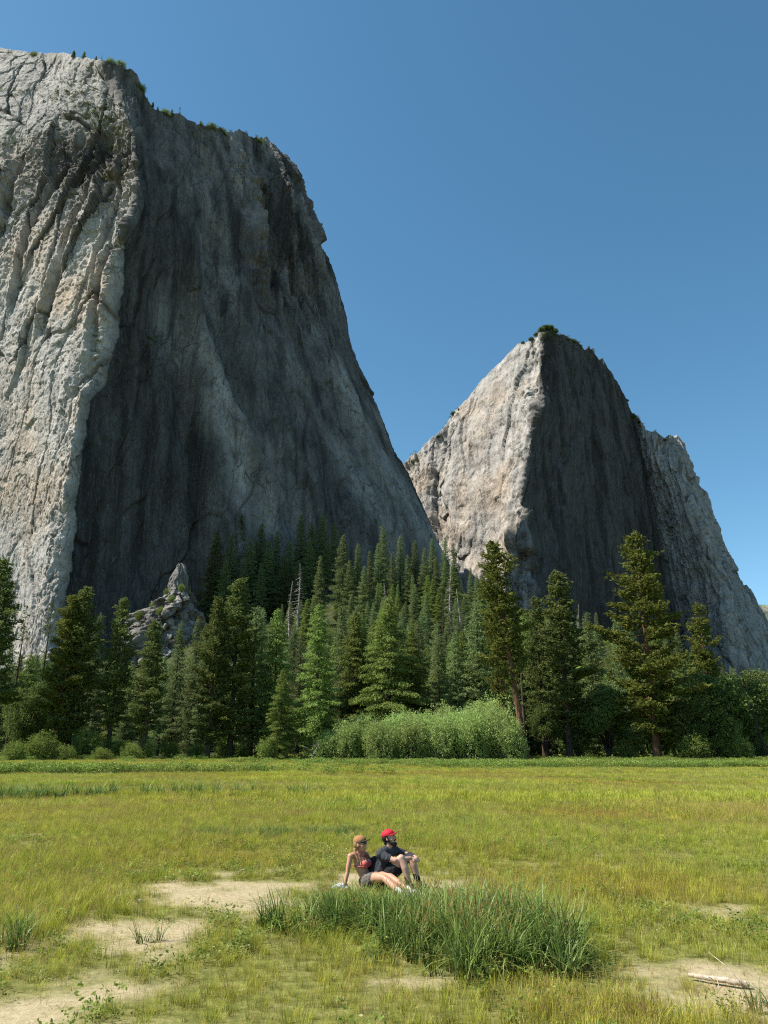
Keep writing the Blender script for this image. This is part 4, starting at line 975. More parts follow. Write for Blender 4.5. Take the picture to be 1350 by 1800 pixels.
def cap_dome(f, r=(.107, .087, .076), zc=.055, n=18):
    th = np.linspace(0, np.pi*0.53, n); ph = np.linspace(0, 2*np.pi, 40, endpoint=False); T_, Ph = np.meshgrid(th, ph, indexing='ij')
    V = np.stack([np.sin(T_)*np.cos(Ph)*r[0]-.002, np.sin(T_)*np.sin(Ph)*r[1], np.cos(T_)*r[2]*1.05+zc], 2)
    seam = 1-0.012*(np.cos(Ph*6) > .97); V = (V-np.array([0, 0, zc]))*seam[..., None]+np.array([0, 0, zc])
    i = np.arange(n*40).reshape(n, 40); j = np.roll(i, -1, 1)
    V, F = f((V.reshape(-1, 3), np.stack([i[:-1].ravel(), i[1:].ravel(), j[1:].ravel(), j[:-1].ravel()], 1))); return V, F
def brim(f, L=.075, z0=.045, tilt=-.12):
    nu, nv = 22, 8; a = np.linspace(-1.15, 1.15, nu); v = np.linspace(0, 1, nv); A, Vv = np.meshgrid(a, v, indexing='ij')
    ext = L*np.cos(A/1.15*np.pi/2)**.6
    x = np.cos(A)*.104+Vv*ext; y = np.sin(A)*.086*(1+0.0*Vv); z = z0-np.abs(y)**1.6*1.1*Vv+tilt*Vv*ext
    top = np.stack([x, y, z+.003], 2).reshape(-1, 3); bot = np.stack([x, y, z-.003], 2).reshape(-1, 3)
    F = grid_faces(nu, nv); n = len(top)
    e = np.arange(n).reshape(nu, nv)[:, -1]; E = np.stack([e[:-1], e[1:], e[1:]+n, e[:-1]+n], 1)
    return f((np.vstack([top, bot]), np.vstack([F, F[:, ::-1]+n, E])))
def part(name, shape, mat, parent, smooth=True):
    return link(name, mesh_np(name, shape[0], shape[1], [mat], smooth), parent)
def joinS(*sh):
    V = []; F = []; n = 0
    for v, f in sh:
        if f.shape[1] == 3: f = np.hstack([f, f[:, -1:]])
        V.append(v); F.append(f+n); n += len(v)
    return np.vstack(V), np.vstack(F)
def hand(wr, fwd, palm_n, curl=0.5, s=1.0, thumb=1):
    """palm, four fingers of unequal length, thumb from the side of the palm"""
    fwd = np.array(fwd, float); fwd /= np.linalg.norm(fwd); pn = np.array(palm_n, float); pn -= fwd*(pn@fwd); pn /= np.linalg.norm(pn); sd = np.cross(fwd, pn)*thumb
    wr = np.array(wr, float); S = [limb([wr, wr+fwd*.045*s, wr+fwd*.085*s], [.026*s, .036*s, .034*s], 12, sd, .45)]
    for k, (o_, L) in enumerate([(.028, .070), (.010, .078), (-.009, .073), (-.027, .058)]):
        b0 = wr+fwd*.085*s+sd*o_*s; p = [b0]; d = fwd.copy()
        for q in range(3):
            ang = curl*(.5+.35*q)+.06*k; d = d*math.cos(ang)+pn*math.sin(ang); d /= np.linalg.norm(d); p.append(p[-1]+d*L*s*(.45, .32, .25)[q])
        S.append(limb(p, [.0095*s, .009*s, .008*s, .007*s], 8))
    b0 = wr+fwd*.03*s+sd*.032*s; S.append(limb([b0, b0+(fwd*.5+sd*.8)*.03*s, b0+(fwd*.95+sd*.65+pn*.4)*.058*s], [.012*s, .0105*s, .008*s], 8))
    return S
PXY = (at(679, 1550, 13.3)[0], 13.3); PZ = tz(*PXY)
def shoe(ank, toe, body, solem, root, z0=0.0):
    ank = np.array(ank, float); toe = np.array(toe, float); d = toe-ank; d[2] = 0; L = np.linalg.norm(d); d /= L; heel = ank-d*.055; heel[2] = z0+.045
    tp_ = ank+d*.19; tp_[2] = z0+.035; md = ank+d*.07; md[2] = z0+.055; sd = (-d[1], d[0], 0)
    sh = fuse('shoe', [limb([heel, md, tp_], [.038, .041, .034], 16, sd, .85), limb([ank+[0, 0, -.0], md], [.042, .04], 14)], .006, body, root, 3)
    hb = heel.copy(); hb[2] = z0+.012; mb = md.copy(); mb[2] = z0+.012; tb = tp_.copy(); tb[2] = z0+.013
    part('sole', limb([hb, mb, tb], [.042, .044, .037], 18, sd, .3), solem, sh)
    la = md+d*.03; part('laces', joinS(*[limb([la+d*(.018*i-.02)+np.array(sd)*.018+[0, 0, .037-.004*i], la+d*(.018*i-.02)-np.array(sd)*.018+[0, 0, .037-.004*i]], [.003, .003], 6) for i in range(4)]), solem, sh)
    return sh

# --- the man in the red cap: sitting, knees drawn up, arms round the knees, looking up to the right
man = bpy.data.objects.new('person', None); COL.objects.link(man); man.location = (PXY[0]-.115, PXY[1], PZ); man.scale = (1.07,)*3
tag(man, 'bearded person in a red cap and dark tee sitting with arms around drawn-up knees', 'person')
shN, shF = (.03, -.165, .50), (.25, .125, .515)
elN, wrN = (.24, -.29, .43), (.475, -.175, .445); elF, wrF = (.44, .10, .455), (.53, -.045, .47)
hpN, knN, akN = (.10, -.11, .115), (.33, -.27, .455), (.455, -.30, .095); hpF, knF, akF = (.13, .07, .115), (.47, -.03, .46), (.595, -.07, .095)
hm = head_frame((.15, -.03, .705), rad(-18), rad(14))
S = [ball((.07, -.02, .12), (.15, .165, .11)), limb([(.07, -.02, .12), (.05, -.02, .28), (.10, -.02, .42), (.13, -.02, .50)], [.125, .12, .135, .11], 18, (.6, .8, 0), .8),
     limb([shN, (.13, -.02, .53), shF], [.06, .07, .06]), limb([(.13, -.02, .52), (.15, -.03, .60), (.155, -.03, .66)], [.068, .055, .054]),
     limb([shN, (.13, -.24, .455), elN], [.052, .046, .038]), limb([elN, (.33, -.26, .437), wrN], [.039, .038, .026]), limb([shF, (.36, .13, .48), elF], [.052, .046, .038]), limb([elF, (.50, .04, .46), wrF], [.039, .037, .026]),
     limb([hpN, (.22, -.20, .31), knN], [.092, .080, .058]), limb([knN, (.385, -.292, .33), (.42, -.30, .22), akN], [.056, .058, .045, .034]),
     limb([hpF, (.30, .02, .31), knF], [.092, .080, .058]), limb([knF, (.525, -.05, .33), (.56, -.06, .22), akF], [.056, .058, .045, .034])]
S += head_shapes(hm)+hand(wrN, (.9, .35, -.15), (.2, .6, -.8), .75, 1, -1)+hand(wrF, (.45, -.8, -.25), (-.5, .1, -.85), .55, 1, 1)
mb = fuse('body', S, .0065, M_SKINP, man, 3)
S = [limb([(.07, -.02, .14), (.045, -.02, .28), (.09, -.02, .42), (.125, -.02, .50)], [.155, .142, .152, .12], 20, (.6, .8, 0), .82), limb([shN, (.13, -.02, .535), shF], [.075, .08, .075]),
     limb([shN, (.10, -.22, .465), (.15, -.25, .452)], [.068, .061, .056]), limb([shF, (.33, .13, .485), (.37, .125, .475)], [.068, .061, .056])]
fuse('shirt', S, .007, M_TEE, man, 4, .016, 13)
S = [ball((.08, -.02, .11), (.175, .185, .115)), limb([hpN, (.19, -.18, .25), (.225, -.205, .31)], [.118, .108, .104]), limb([hpF, (.24, .045, .25), (.31, .015, .32)], [.118, .105, .10])]
fuse('shorts', S, .008, M_SHORTB, man, 4, .014, 12)
fuse('hair', [hm(ball((-.022, 0, .02), (.088, .082, .088))), hm(limb([(-.06, -.03, -.05), (-.055, .03, -.055)], [.03, .03])), hm(limb([(.005, -.078, .02), (.01, -.074, -.04)], [.012, .012])), hm(limb([(.005, .078, .02), (.01, .074, -.04)], [.012, .012]))], .006, M_HAIRD, man, 2, .006, 60)
fuse('beard', [hm(limb([(.01, -.066, -.045), (.05, -.05, -.085), (.082, 0, -.098), (.05, .05, -.085), (.01, .066, -.045)], [.014, .023, .028, .023, .014])), hm(limb([(.085, -.03, -.05), (.1, 0, -.035), (.085, .03, -.05)], [.009, .009, .009]))], .005, M_HAIRD, man, 2, .006, 60)
cp = part('cap', cap_dome(hm), M_RED, man); part('brim', brim(hm, .075, .05, .25), M_RED, cp); part('button', hm(ball((-.002, 0, .135), (.008, .008, .005), 8)), M_RED, cp)
part('eyebrows', joinS(hm(limb([(.092, -.045, .04), (.103, -.018, .045)], [.005, .005], 6)), hm(limb([(.092, .045, .04), (.103, .018, .045)], [.005, .005], 6))), M_HAIRD, man)
part('eyes', joinS(hm(ball((.09, -.03, .018), (.008, .013, .007), 8)), hm(ball((.09, .03, .018), (.008, .013, .007), 8))), M_LENS, man)
for a_, k_ in ((akN, knN), (akF, knF)):
    a_, k_ = np.array(a_), np.array(k_); part('sock', limb([a_+[0, 0, -.03], a_, a_+(k_-a_)*.30], [.043, .04, .049], 16), M_SOCK, man)
shoe(akN, (.53, -.34, 0), M_SHORTB, M_SOLE, man); shoe(akF, (.68, -.13, 0), M_SHORTB, M_SOLE, man)
fa = np.array(elN)*.45+np.array(wrN)*.55
part('tattoo', joinS(*[limb([fa+[q*.035-.02, -.028, .018-.01*q], fa+[q*.035, -.034, .003]], [.006, .004], 6) for q in range(3)]), M_TATT, mb)
pack = fuse('backpack', [limb([(-.10, .10, .10), (-.10, .09, .25), (-.07, .07, .40)], [.10, .12, .085], 18, (0, 1, 0), 1.0), ball((-.15, .05, .2), (.05, .09, .09))], .008, M_PACK, None, 3, .012, 14)
pack.location = man.location; tag(pack, 'black backpack standing on the ground between the two seated people', 'backpack')
part('strap', joinS(limb([(-.10, -.02, .40), (-.03, -.04, .45), (.02, -.02, .40)], [.013, .013, .013], 8, None, .5), limb([(-.10, .14, .42), (-.04, .16, .46), (.0, .12, .42)], [.013, .013, .013], 8)), M_PACK, pack)
part('pocket', limb([(-.20, .04, .12), (-.19, .04, .24)], [.05, .045], 14, (0, 1, 0), 1), M_PACK, pack)

# --- the woman in the tan cap: leaning back on a straight arm, legs stretched towards the viewpoint's right
wom = bpy.data.objects.new('person', None); COL.objects.link(wom); wom.location = (PXY[0]-.115, PXY[1]-.02, PZ); wom.scale = (1.05,)*3
tag(wom, 'person in a tan cap and rose bikini top leaning back on one arm', 'person')
shN, shF = (-.445, -.10, .475), (-.215, .10, .48)
hw = head_frame((-.30, -.03, .635), rad(-22), rad(8))
ak1, ak2 = (.33, -.72, .06), (.47, -.60, .06)
S = [ball((-.16, -.03, .115), (.135, .16, .11)), limb([(-.17, -.03, .12), (-.235, -.02, .22), (-.29, -.01, .34), (-.32, 0, .44)], [.125, .095, .112, .095], 18, (.7, .7, 0), .78),
     limb([shN, (-.33, 0, .485), shF], [.046, .055, .046]), limb([(-.33, 0, .48), (-.315, -.02, .55), (-.30, -.03, .60)], [.05, .043, .044]),
     limb([shN, (-.47, -.12, .35), (-.485, -.13, .25)], [.044, .038, .031]), limb([(-.485, -.13, .25), (-.51, -.145, .15), (-.525, -.16, .045)], [.032, .03, .021]),
     limb([shF, (-.15, .17, .37), (-.13, .20, .27)], [.044, .038, .031]), limb([(-.13, .20, .27), (-.15, .24, .15), (-.16, .27, .045)], [.032, .03, .021]),
     limb([(-.19, -.11, .11), (-.05, -.28, .20), (.08, -.43, .215)], [.088, .076, .054]), limb([(.08, -.43, .215), (.18, -.54, .15), ak1], [.053, .052, .032]),
     limb([(-.12, .04, .11), (.03, -.12, .19), (.18, -.29, .205)], [.088, .076, .054]), limb([(.18, -.29, .205), (.29, -.42, .15), ak2], [.053, .052, .032]),
     ball((-.225, -.095, .365), (.055, .062, .055)), ball((-.170, -.005, .37), (.055, .062, .055))]
S += head_shapes(hw)+hand((-.525, -.16, .04), (-.75, -.5, -.25), (0, 0, -1), .12, .9, 1)+hand((-.16, .27, .04), (-.3, .8, -.2), (0, 0, -1), .12, .9, -1)
fuse('body', S, .0065, M_SKIN, wom, 3)
top = fuse('bikini_top', [ball((-.223, -.099, .362), (.057, .066, .053)), ball((-.165, -.004, .367), (.057, .066, .053)), limb([(-.205, -.125, .325), (-.14, .02, .335)], [.022, .022])], .006, M_PINK, wom, 2, .004, 20)
part('strap', joinS(limb([(-.225, -.12, .405), (-.30, -.075, .485), (-.345, -.03, .535)], [.008, .008, .008], 8), limb([(-.16, 0, .415), (-.235, .035, .505), (-.30, .02, .53)], [.008, .008, .008], 8), limb([(-.24, -.155, .335), (-.33, -.125, .33), (-.405, -.03, .34)], [.009, .009, .009], 8)), M_PINK, top)
S = [ball((-.165, -.03, .115), (.155, .178, .115)), limb([(-.19, -.11, .12), (-.10, -.21, .18)], [.108, .102]), limb([(-.12, .04, .12), (-.01, -.07, .18)], [.108, .10])]
fuse('shorts', S, .008, M_SHORTG, wom, 4, .016, 12)
hr = fuse('hair', [hw(ball((-.024, 0, .015), (.088, .084, .09))), hw(limb([(-.075, 0, -.02), (-.085, -.02, -.075)], [.032, .03]))], .006, M_HAIRB, wom, 2, .006, 60)
bp = [(-.375, -.10, .57), (-.37, -.125, .51), (-.335, -.14, .45), (-.315, -.145, .40)]
part('braid', joinS(*[ball(np.array(bp[0])*(1-t)+np.array(bp[1])*t if t <= 1 else (np.array(bp[1])*(2-t)+np.array(bp[2])*(t-1) if t <= 2 else np.array(bp[2])*(3-t)+np.array(bp[3])*(t-2)), (.019, .017, .017), 8) for t in np.linspace(0, 3, 12)]), M_HAIRB, hr)
cp = part('cap', cap_dome(hw), M_TAN, wom); part('brim', brim(hw, .07, .05, .05), M_BRIMD, cp)
part('sunglasses', joinS(hw(limb([(.094, -.034, .018), (.098, -.024, .016)], [.019, .019], 10, (0, 0, 1), .5)), hw(limb([(.094, .034, .018), (.098, .024, .016)], [.019, .019], 10, (0, 0, 1), .5)), hw(limb([(.09, -.05, .024), (.0, -.08, .02)], [.004, .004], 6)), hw(limb([(.09, .05, .024), (.0, .08, .02)], [.004, .004], 6)), hw(limb([(.1, -.015, .022), (.1, .015, .022)], [.004, .004], 6))), M_LENS, wom)
for a_ in (ak1, ak2):
    a_ = np.array(a_); part('sock', limb([a_+[.02, -.03, 0], a_, a_-np.array([.10, -.12, -.07])*.5], [.036, .036, .042], 16), M_SOLE, wom)
shoe((.345, -.735, .07), (.5, -.86, 0), M_SHOEG, M_SOLE, wom); shoe((.485, -.615, .07), (.62, -.73, 0), M_SHOEG, M_SOLE, wom)

# --- things lying beside them
def place(o, x, y, dz=0, rz=0): o.location = (x, y, tz(x, y)+dz); o.rotation_euler = (0, 0, rz)
cl = fuse('folded_cloth', [limb([(-.10, 0, .04), (0, .02, .055), (.12, -.01, .04)], [.06, .075, .055], 16, (0, 1, 0), .6), ball((.05, .04, .07), (.08, .06, .035))], .008, flat_mat('pale_grey_cotton', (.42, .43, .45), .9, 14, .2, .4), None, 3, .02, 16)
place(cl, PXY[0]-.74, PXY[1]-.16); tag(cl, 'crumpled pale grey cloth on the grass beside the tan-capped person', 'cloth')
sn = bpy.data.objects.new('sandal', None); COL.objects.link(sn); part('sole', limb([(-.12, 0, .012), (0, .005, .014), (.12, 0, .012)], [.04, .036, .045], 18, (0, 1, 0), .28), M_LEATH, sn)
part('strap', joinS(limb([(.04, -.04, .015), (.045, 0, .06), (.04, .04, .015)], [.012, .012, .012], 8), limb([(-.07, -.036, .015), (-.09, 0, .07), (-.07, .036, .015)], [.009, .009, .009], 8)), M_LEATH, sn)
place(sn, PXY[0]-.93, PXY[1]-.10, 0, .5); tag(sn, 'brown leather sandal lying left of the pale grey cloth', 'sandal')

# ------------------------------------------------------------------ driftwood and fallen branches
def branch(name, pts, r0, r1, mat, twigs, seed, label, cat):
    rng = np.random.default_rng(seed); T = Tubes(); pts = np.array(pts, float)
    t = np.linspace(0, 1, len(pts)); tt = np.linspace(0, 1, 26); q = np.stack([np.interp(tt, t, pts[:, i]) for i in range(3)], 1); q[1:-1] += rng.normal(0, r0*.18, (24, 3))
    T.add(q, r0, r1, 10)
    for k in range(twigs):
        i = rng.integers(3, 22); d = rng.normal(0, 1, 3); d[2] = abs(d[2]); L = r0*rng.uniform(3, 9); T.add([q[i], q[i]+d*L*.5, q[i]+d*L+rng.normal(0, L*.2, 3)], r0*.3, r0*.1, 5)
    me = T.mesh(name, [mat]); o = link(name, me); tag(o, label, cat); return o
gx0, gy0 = ground_at(1213, 1728); gx1, gy1 = ground_at(1316, 1742)
branch('driftwood_log', [(gx0, gy0, tz(gx0, gy0)+.045), ((gx0+gx1)/2-.1, (gy0+gy1)/2+.02, tz(gx0, gy0)+.05), (gx1-.1, gy1, tz(gx1, gy1)+.055), (gx1, gy1-.01, tz(gx1, gy1)+.03)], .019, .031, flat_mat('bleached_driftwood', (.44, .36, .27), .9, 25, .5, .8), 3, 5, 'small bleached stick lying on the sand at the lower right', 'driftwood')
X0 = (545-675)/FPX/1.054*143; z0 = tz(X0, 143)
branch('fallen_branch', [(X0, 143, z0), (X0+.9, 143.6, z0+1.9), (X0+1.5, 144, z0+3.4)], .16, .07, M_DEAD, 8, 6, 'pale dead branch leaning at the foot of the tall narrow cedar', 'branch')
X1 = (1348-675)/FPX/1.054*147; z1 = tz(X1, 147)
branch('scorched_trunk', [(X1, 147, z1-.4), (X1-.6, 147, z1+5), (X1-1.7, 147, z1+11), (X1-2.3, 147, z1+15.5)], .34, .14, M_CHAR, 2, 7, 'leaning scorched bare trunk at the right edge of the trees', 'dead tree')
for i, (px, hh_) in enumerate([(1255, .9), (1324, 1.1)]):
    X2 = (px-675)/FPX/1.054*145; z2 = tz(X2, 145)
    branch('tree_stump', [(X2, 145, z2-.2), (X2-.05, 145, z2+hh_*.6), (X2+(-.25, .1)[i], 145, z2+hh_*1.25)], .2, .13, M_DEAD, 2, 9+i, ['short pale broken stump under the oaks, nearer the largest pine', 'pale broken stump beside the leaning scorched trunk'][i], 'stump')
for i, (pa, pb) in enumerate([((420, 1586), (600, 1592))]): pass
rg = np.random.default_rng(21)
px_, py_ = ground_at(247, 1588)
st_ = fuse('stone', [ball((0, 0, .012), (.036, .026, .02)), ball((.022, .008, .01), (.026, .022, .016))], .006, M_SOLE, None, 3, .01, 20); place(st_, px_, py_); tag(st_, 'small white stone in the grass left of the sandy patch', 'stone')
# ------------------------------------------------------------------ grass: uncountable, tufts instanced by geometry nodes
def grass_mat(name, root, mid, tip, dry, rust, dry_amt, rust_amt, transl=0.4):
    b = NB(name); p = b.pos(); h = b.attr('h'); oi = b.n('ShaderNodeObjectInfo')
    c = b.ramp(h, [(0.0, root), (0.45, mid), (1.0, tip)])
    flat = b.mapping(p, (1, 1, 0.0))
    n = b.noise(flat, 0.11, 4, 0.6); n2 = b.noise(flat, 0.6, 4, 0.65); n3 = b.noise(b.mapping(p, (0.045, 0.11, 0.0)), 1.0, 3, 0.6)
    d = b.math('ADD', b.math('MULTIPLY', n, 0.5), b.math('ADD', b.math('MULTIPLY', n2, 0.35), b.math('MULTIPLY', oi.outputs['Random'], 0.22)))
    c = b.mix(b.math('MULTIPLY', b.ramp(d, [(0.42, 0.0), (0.66, 1.0)]), dry_amt), c, b.mix(h, tuple(x*0.6 for x in dry), dry))
    c = b.mix(b.math('MULTIPLY', b.ramp(n3, [(0.50, 0.0), (0.64, 1.0)]), rust_amt), c, rust)
    hs = b.n('ShaderNodeHueSaturation'); b.l(c, hs.inputs['Color']); b.l(b.math('ADD', 0.72, b.math('MULTIPLY', oi.outputs['Random'], 0.56)), hs.inputs['Value'])
    b.l(b.math('ADD', 0.44, b.math('MULTIPLY', b.noise(flat, 0.06, 3, 0.6), 0.115)), hs.inputs['Hue'])
    df = b.n('ShaderNodeBsdfDiffuse'); tr = b.n('ShaderNodeBsdfTranslucent'); m = b.n('ShaderNodeMixShader'); m.inputs[0].default_value = transl
    gl = b.n('ShaderNodeBsdfGlossy'); gl.inputs['Roughness'].default_value = 0.45; gl.inputs['Color'].default_value = (.6, .6, .5, 1); m2 = b.n('ShaderNodeMixShader'); m2.inputs[0].default_value = 0.03
    b.l(hs.outputs[0], df.inputs[0]); b.l(hs.outputs[0], tr.inputs[0]); b.l(df.outputs[0], m.inputs[1]); b.l(tr.outputs[0], m.inputs[2])
    b.l(m.outputs[0], m2.inputs[1]); b.l(gl.outputs[0], m2.inputs[2]); b.l(m2.outputs[0], b.out.inputs['Surface']); return b.m
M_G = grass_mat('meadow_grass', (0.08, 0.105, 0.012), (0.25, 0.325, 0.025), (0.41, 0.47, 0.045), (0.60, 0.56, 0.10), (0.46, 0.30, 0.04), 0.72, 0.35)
M_STRAW = grass_mat('straw_stems', (0.17, 0.15, 0.04), (0.38, 0.33, 0.08), (0.46, 0.34, 0.12), (0.56, 0.48, 0.17), (0.38, 0.17, 0.05), 0.6, 0.45)
M_SEDGE = grass_mat('sedge_blades', (0.02, 0.04, 0.012), (0.07, 0.15, 0.025), (0.20, 0.30, 0.06), (0.34, 0.36, 0.12), (0.1, 0.1, 0.03), 0.35, 0.0, 0.35)
M_FORB = grass_mat('broad_leaves', (0.04, 0.07, 0.015), (0.12, 0.20, 0.03), (0.20, 0.30, 0.05), (0.30, 0.33, 0.08), (0.2, 0.18, 0.04), 0.5, 0.2)
def tuft(seed, nb, rad_, h0, h1, w, bend, segs, mi, head=0.0):
    """V, F, h, material index of one tuft of blades"""
    rng = np.random.default_rng(seed); V = []; F = []; Hh = []; M = []; n = 0
    for k in range(nb):
        r = rad_*math.sqrt(rng.random()); a = rng.uniform(0, 6.283); b0 = np.array([r*math.cos(a), r*math.sin(a), -0.01])
        L = rng.uniform(h0, h1); la = a+rng.normal(0, 0.9); out_ = np.array([math.cos(la), math.sin(la), 0]); bd = bend*rng.uniform(0.3, 1.5); sd = np.array([-out_[1], out_[0], 0]); tw = rng.uniform(-.6, .6)
        sd = sd*math.cos(tw)+out_*math.sin(tw)
        for i in range(segs+1):
            t = i/segs; q = b0+out_*L*bd*t**1.8+np.array([0, 0, L*(t-0.45*bd*bd*t**2.5)])
            ww = w*(1-t**1.6*0.92)*0.5*rng.uniform(.9, 1.1)
            V += [q-sd*ww, q+sd*ww]; Hh += [t, t]
        for i in range(segs): F.append([n+2*i, n+2*i+1, n+2*i+3, n+2*i+2]); M.append(mi)
        n += 2*segs+2
        if head and rng.random() < head:
            e = q; d = out_*.25+np.array([0, 0, 1.0]); hl = .035+L*.05
            for (s1, s2) in ((sd, 1), (np.cross(sd, d), 1)):
                V += [e-s1*.004, e+s1*.004, e+d*hl+s1*.002, e+d*hl-s1*.002]; Hh += [1, 1, 1, 1]; F.append([n, n+1, n+2, n+3]); M.append(mi); n += 4
    return np.array(V), np.array(F), np.array(Hh), np.array(M)
def leafy(seed, nb, rad_, h, leaf, mi):
    rng = np.random.default_rng(seed); C = np.stack([rng.normal(0, rad_, nb), rng.normal(0, rad_, nb), rng.uniform(.15, 1, nb)*h], 1)
    D = rng.normal(0, 1, (nb, 3)); D[:, 2] = np.abs(D[:, 2])*.5; V = sprays(C, D, rng, 3, leaf, 2.0, 0.5, .2)
    F = np.arange(len(V)).reshape(-1, 4); return V, F, np.clip(V[:, 2]/h, 0, 1), np.full(len(F), mi)
PROTO = [tuft(1, 26, .10, .12, .30, .006, .45, 2, 0), tuft(2, 24, .12, .16, .36, .006, .35, 2, 0), tuft(3, 18, .10, .25, .48, .0035, .25, 2, 1, .8), tuft(4, 22, .13, .06, .16, .006, .7, 2, 0),   # 0-3 near
         tuft(5, 22, .12, .26, .78, .020, .6, 4, 2), tuft(6, 20, .14, .22, .64, .020, .95, 4, 2),                                                                                            # 4-5 sedge
         tuft(7, 60, .42, .14, .34, .016, .4, 2, 0), tuft(8, 40, .42, .2, .42, .012, .3, 2, 1, .5), leafy(9, 60, .3, .35, .07, 3),                                                            # 6-8 mid
         tuft(10, 90, .85, .2, .42, .045, .35, 1, 0), tuft(11, 60, .85, .22, .48, .035, .3, 1, 1), leafy(12, 110, .6, .8, .16, 3), leafy(13, 26, .08, .14, .035, 3), tuft(14, 16, .14, .10, .26, .004, .5, 2, 1), tuft(15, 9, .16, .05, .15, .005, 1.35, 2, 1)]   # 9-11 far, 12-13 near
def build_grass():
    rng = np.random.default_rng(99); pts = []; kd = []; sc_ = []
    def field(n, y0, y1, power, f):
        u = rng.random(n); y = (y0**power+(y1**power-y0**power)*u)**(1/power); x = rng.uniform(-1, 1, n)*(y*.58+min(7, y0*.5+3))
        f(x, y, rng.random(n), rng.random(n))
    def add(x, y, k, s, keep):
        keep = keep.astype(bool); pts.append(np.stack([x[keep], y[keep]], 1)); kd.append((np.zeros(len(x))+k)[keep]); sc_.append((np.zeros(len(x))+s)[keep])
    def near(x, y, r, r2):
        bare = bare_mask(x, y); sed = sedge_mask(x, y)
        lush = 0.5+0.9*fbm(x/2.2, y/2.2, x*0, 4, 51)
        lushm = np.clip(lush, 0, 1)
        keep = (r > bare*.76) & (r2 > sed*.7) & (r < 0.55+.6*lushm+.2)
        pick = rng.random(len(x)); k = np.where(pick < .42, 0, np.where(pick < .66, 1, np.where(pick < .80, 2, np.where(pick < .93, 3, 13))))
        k = np.where(bare > .3, np.where(pick < .5, 3, 13), k)
        s = rng.uniform(.55, 1.05, len(x))*(0.65+.4*lushm)*(1-.4*np.clip(bare, 0, 1))*np.where(k == 2, .8, 1)
        # kept low where the people sit
        dp = np.exp(-((x-PXY[0]+.1)/.75)**2-((y-PXY[1]+.1)/.6)**2); keep &= rng.random(len(x)) > dp*.9
        s = s*np.where((y < 13.6) & (y > 11.0) & (np.abs(x-PXY[0]) < 1.3), .6, 1)
        add(x, y, k, s, keep)
    field(84000, 4.5, 30, 1.75, near)
    def sedge(x, y, r, r2):
        m = sedge_mask(x, y); s = rng.uniform(.6, 1.12, len(x))*(0.62+.42*m)*np.interp(y, [9.8, 10.6, 11.4, 12.2], [1.03, .85, .6, .45])*np.where(y > 18, .9, 1)
        dp = np.exp(-((x-PXY[0]+.1)/.85)**2-((y-PXY[1])/.55)**2)
        add(x, y, np.where(r2 < .5, 4, np.where(r2 < .9, 5, 2)), s*np.where(r2 < .9, 1, 1.35), (r < m*.85) & (dp < .3))
    field(38000, 6.0, 22, 1.5, sedge)
    def forbs(x, y, r, r2):
        n = fbm(x/1.5, y/1.5, x*0, 3, 57); add(x, y, 12, rng.uniform(.6, 1.4, len(x)), (n > .1) & (bare_mask(x, y) < .4) & (sedge_mask(x, y) < .3))
    field(3000, 5, 24, 1.6, forbs)
    def litter(x, y, r, r2): add(x, y, 14, rng.uniform(.5, 1.2, len(x)), (bare_mask(x, y) > .3) & (r < .6))
    field(9000, 5, 20, 1.6, litter)
    def midf(x, y, r, r2):
        n = fbm(x/9, y/5, x*0, 3, 53); k = np.where(r2 < .72+.3*n, 6, np.where(r2 < .95, 7, 8)); add(x, y, k, rng.uniform(.6, 1.15, len(x))*np.where(k == 8, .7, 1)*(.8+.35*np.clip(n, -1, 1)), r < 2)
    field(32000, 24, 78, 1.7, midf)
    def farf(x, y, r, r2):
        n = fbm(x/25, y/12, x*0, 3, 54); k = np.where(r2 < .78+.3*n, 9, np.where(r2 < .97, 10, 11)); edge = sstep((y-128)/16)
        k = np.where((edge > r*1.1) & (x > 30) & (r2 < .5), 11, k)
        add(x, y, k, rng.uniform(.55, 1.0, len(x))*np.where(k == 11, .6+.5*edge, 1)*(.85+.5*edge*rng.random(len(x))), r < 2)
    field(26000, 74, 162, 1.8, farf)
    # taller dark strips: at the left in the middle distance, and weeds along the far right edge
    def strips(x, y, r, r2):
        m = 1.1*np.exp(-((x+17)/10)**2-((y-38-x*.05)/1.6)**2)+.8*np.exp(-((x+34)/18)**2-((y-72)/3)**2)+1.0*np.exp(-((x-40)/26)**2-((y-95-x*.25)/6)**2)*(fbm(x/4, y/4, x*0, 2, 58) > -.1)+.5*np.exp(-((x-20)/30)**2-((y-120)/5)**2)
        add(x, y, 5 if False else np.where(y < 60, 4, 11), rng.uniform(.7, 1.1, len(x))*np.where(y < 60, 1.3, 1.0), r < m*.9)
    field(26000, 30, 135, 1.5, strips)
    XY = np.concatenate(pts); K = np.concatenate(kd).astype(np.int32); S_ = np.concatenate(sc_); Z = terrain(XY[:, 0], XY[:, 1]); n = len(XY)
    print('tufts', n)
    V = []; F = []; Hh = []; M = []; pid = []; off = 0
    for i, (v, f, h, m) in enumerate(PROTO):
        V.append(v); F.append(f+off); Hh.append(h); M.append(m); pid.append(np.full(len(v), i)); off += len(v)
    V = np.concatenate(V); F = np.concatenate(F); nv = len(V)
    me = bpy.data.meshes.new('grass')
    allv = np.concatenate([V, np.stack([XY[:, 0], XY[:, 1], Z], 1)]).astype(np.float32)
    me.vertices.add(len(allv)); me.vertices.foreach_set('co', allv.ravel())
    me.loops.add(F.size); me.loops.foreach_set('vertex_index', F.astype(np.int32).ravel())
    me.polygons.add(len(F)); me.polygons.foreach_set('loop_start', np.arange(0, F.size, 4, dtype=np.int32)); me.polygons.foreach_set('loop_total', np.full(len(F), 4, dtype=np.int32))
    me.polygons.foreach_set('material_index', np.concatenate(M).astype(np.int32))
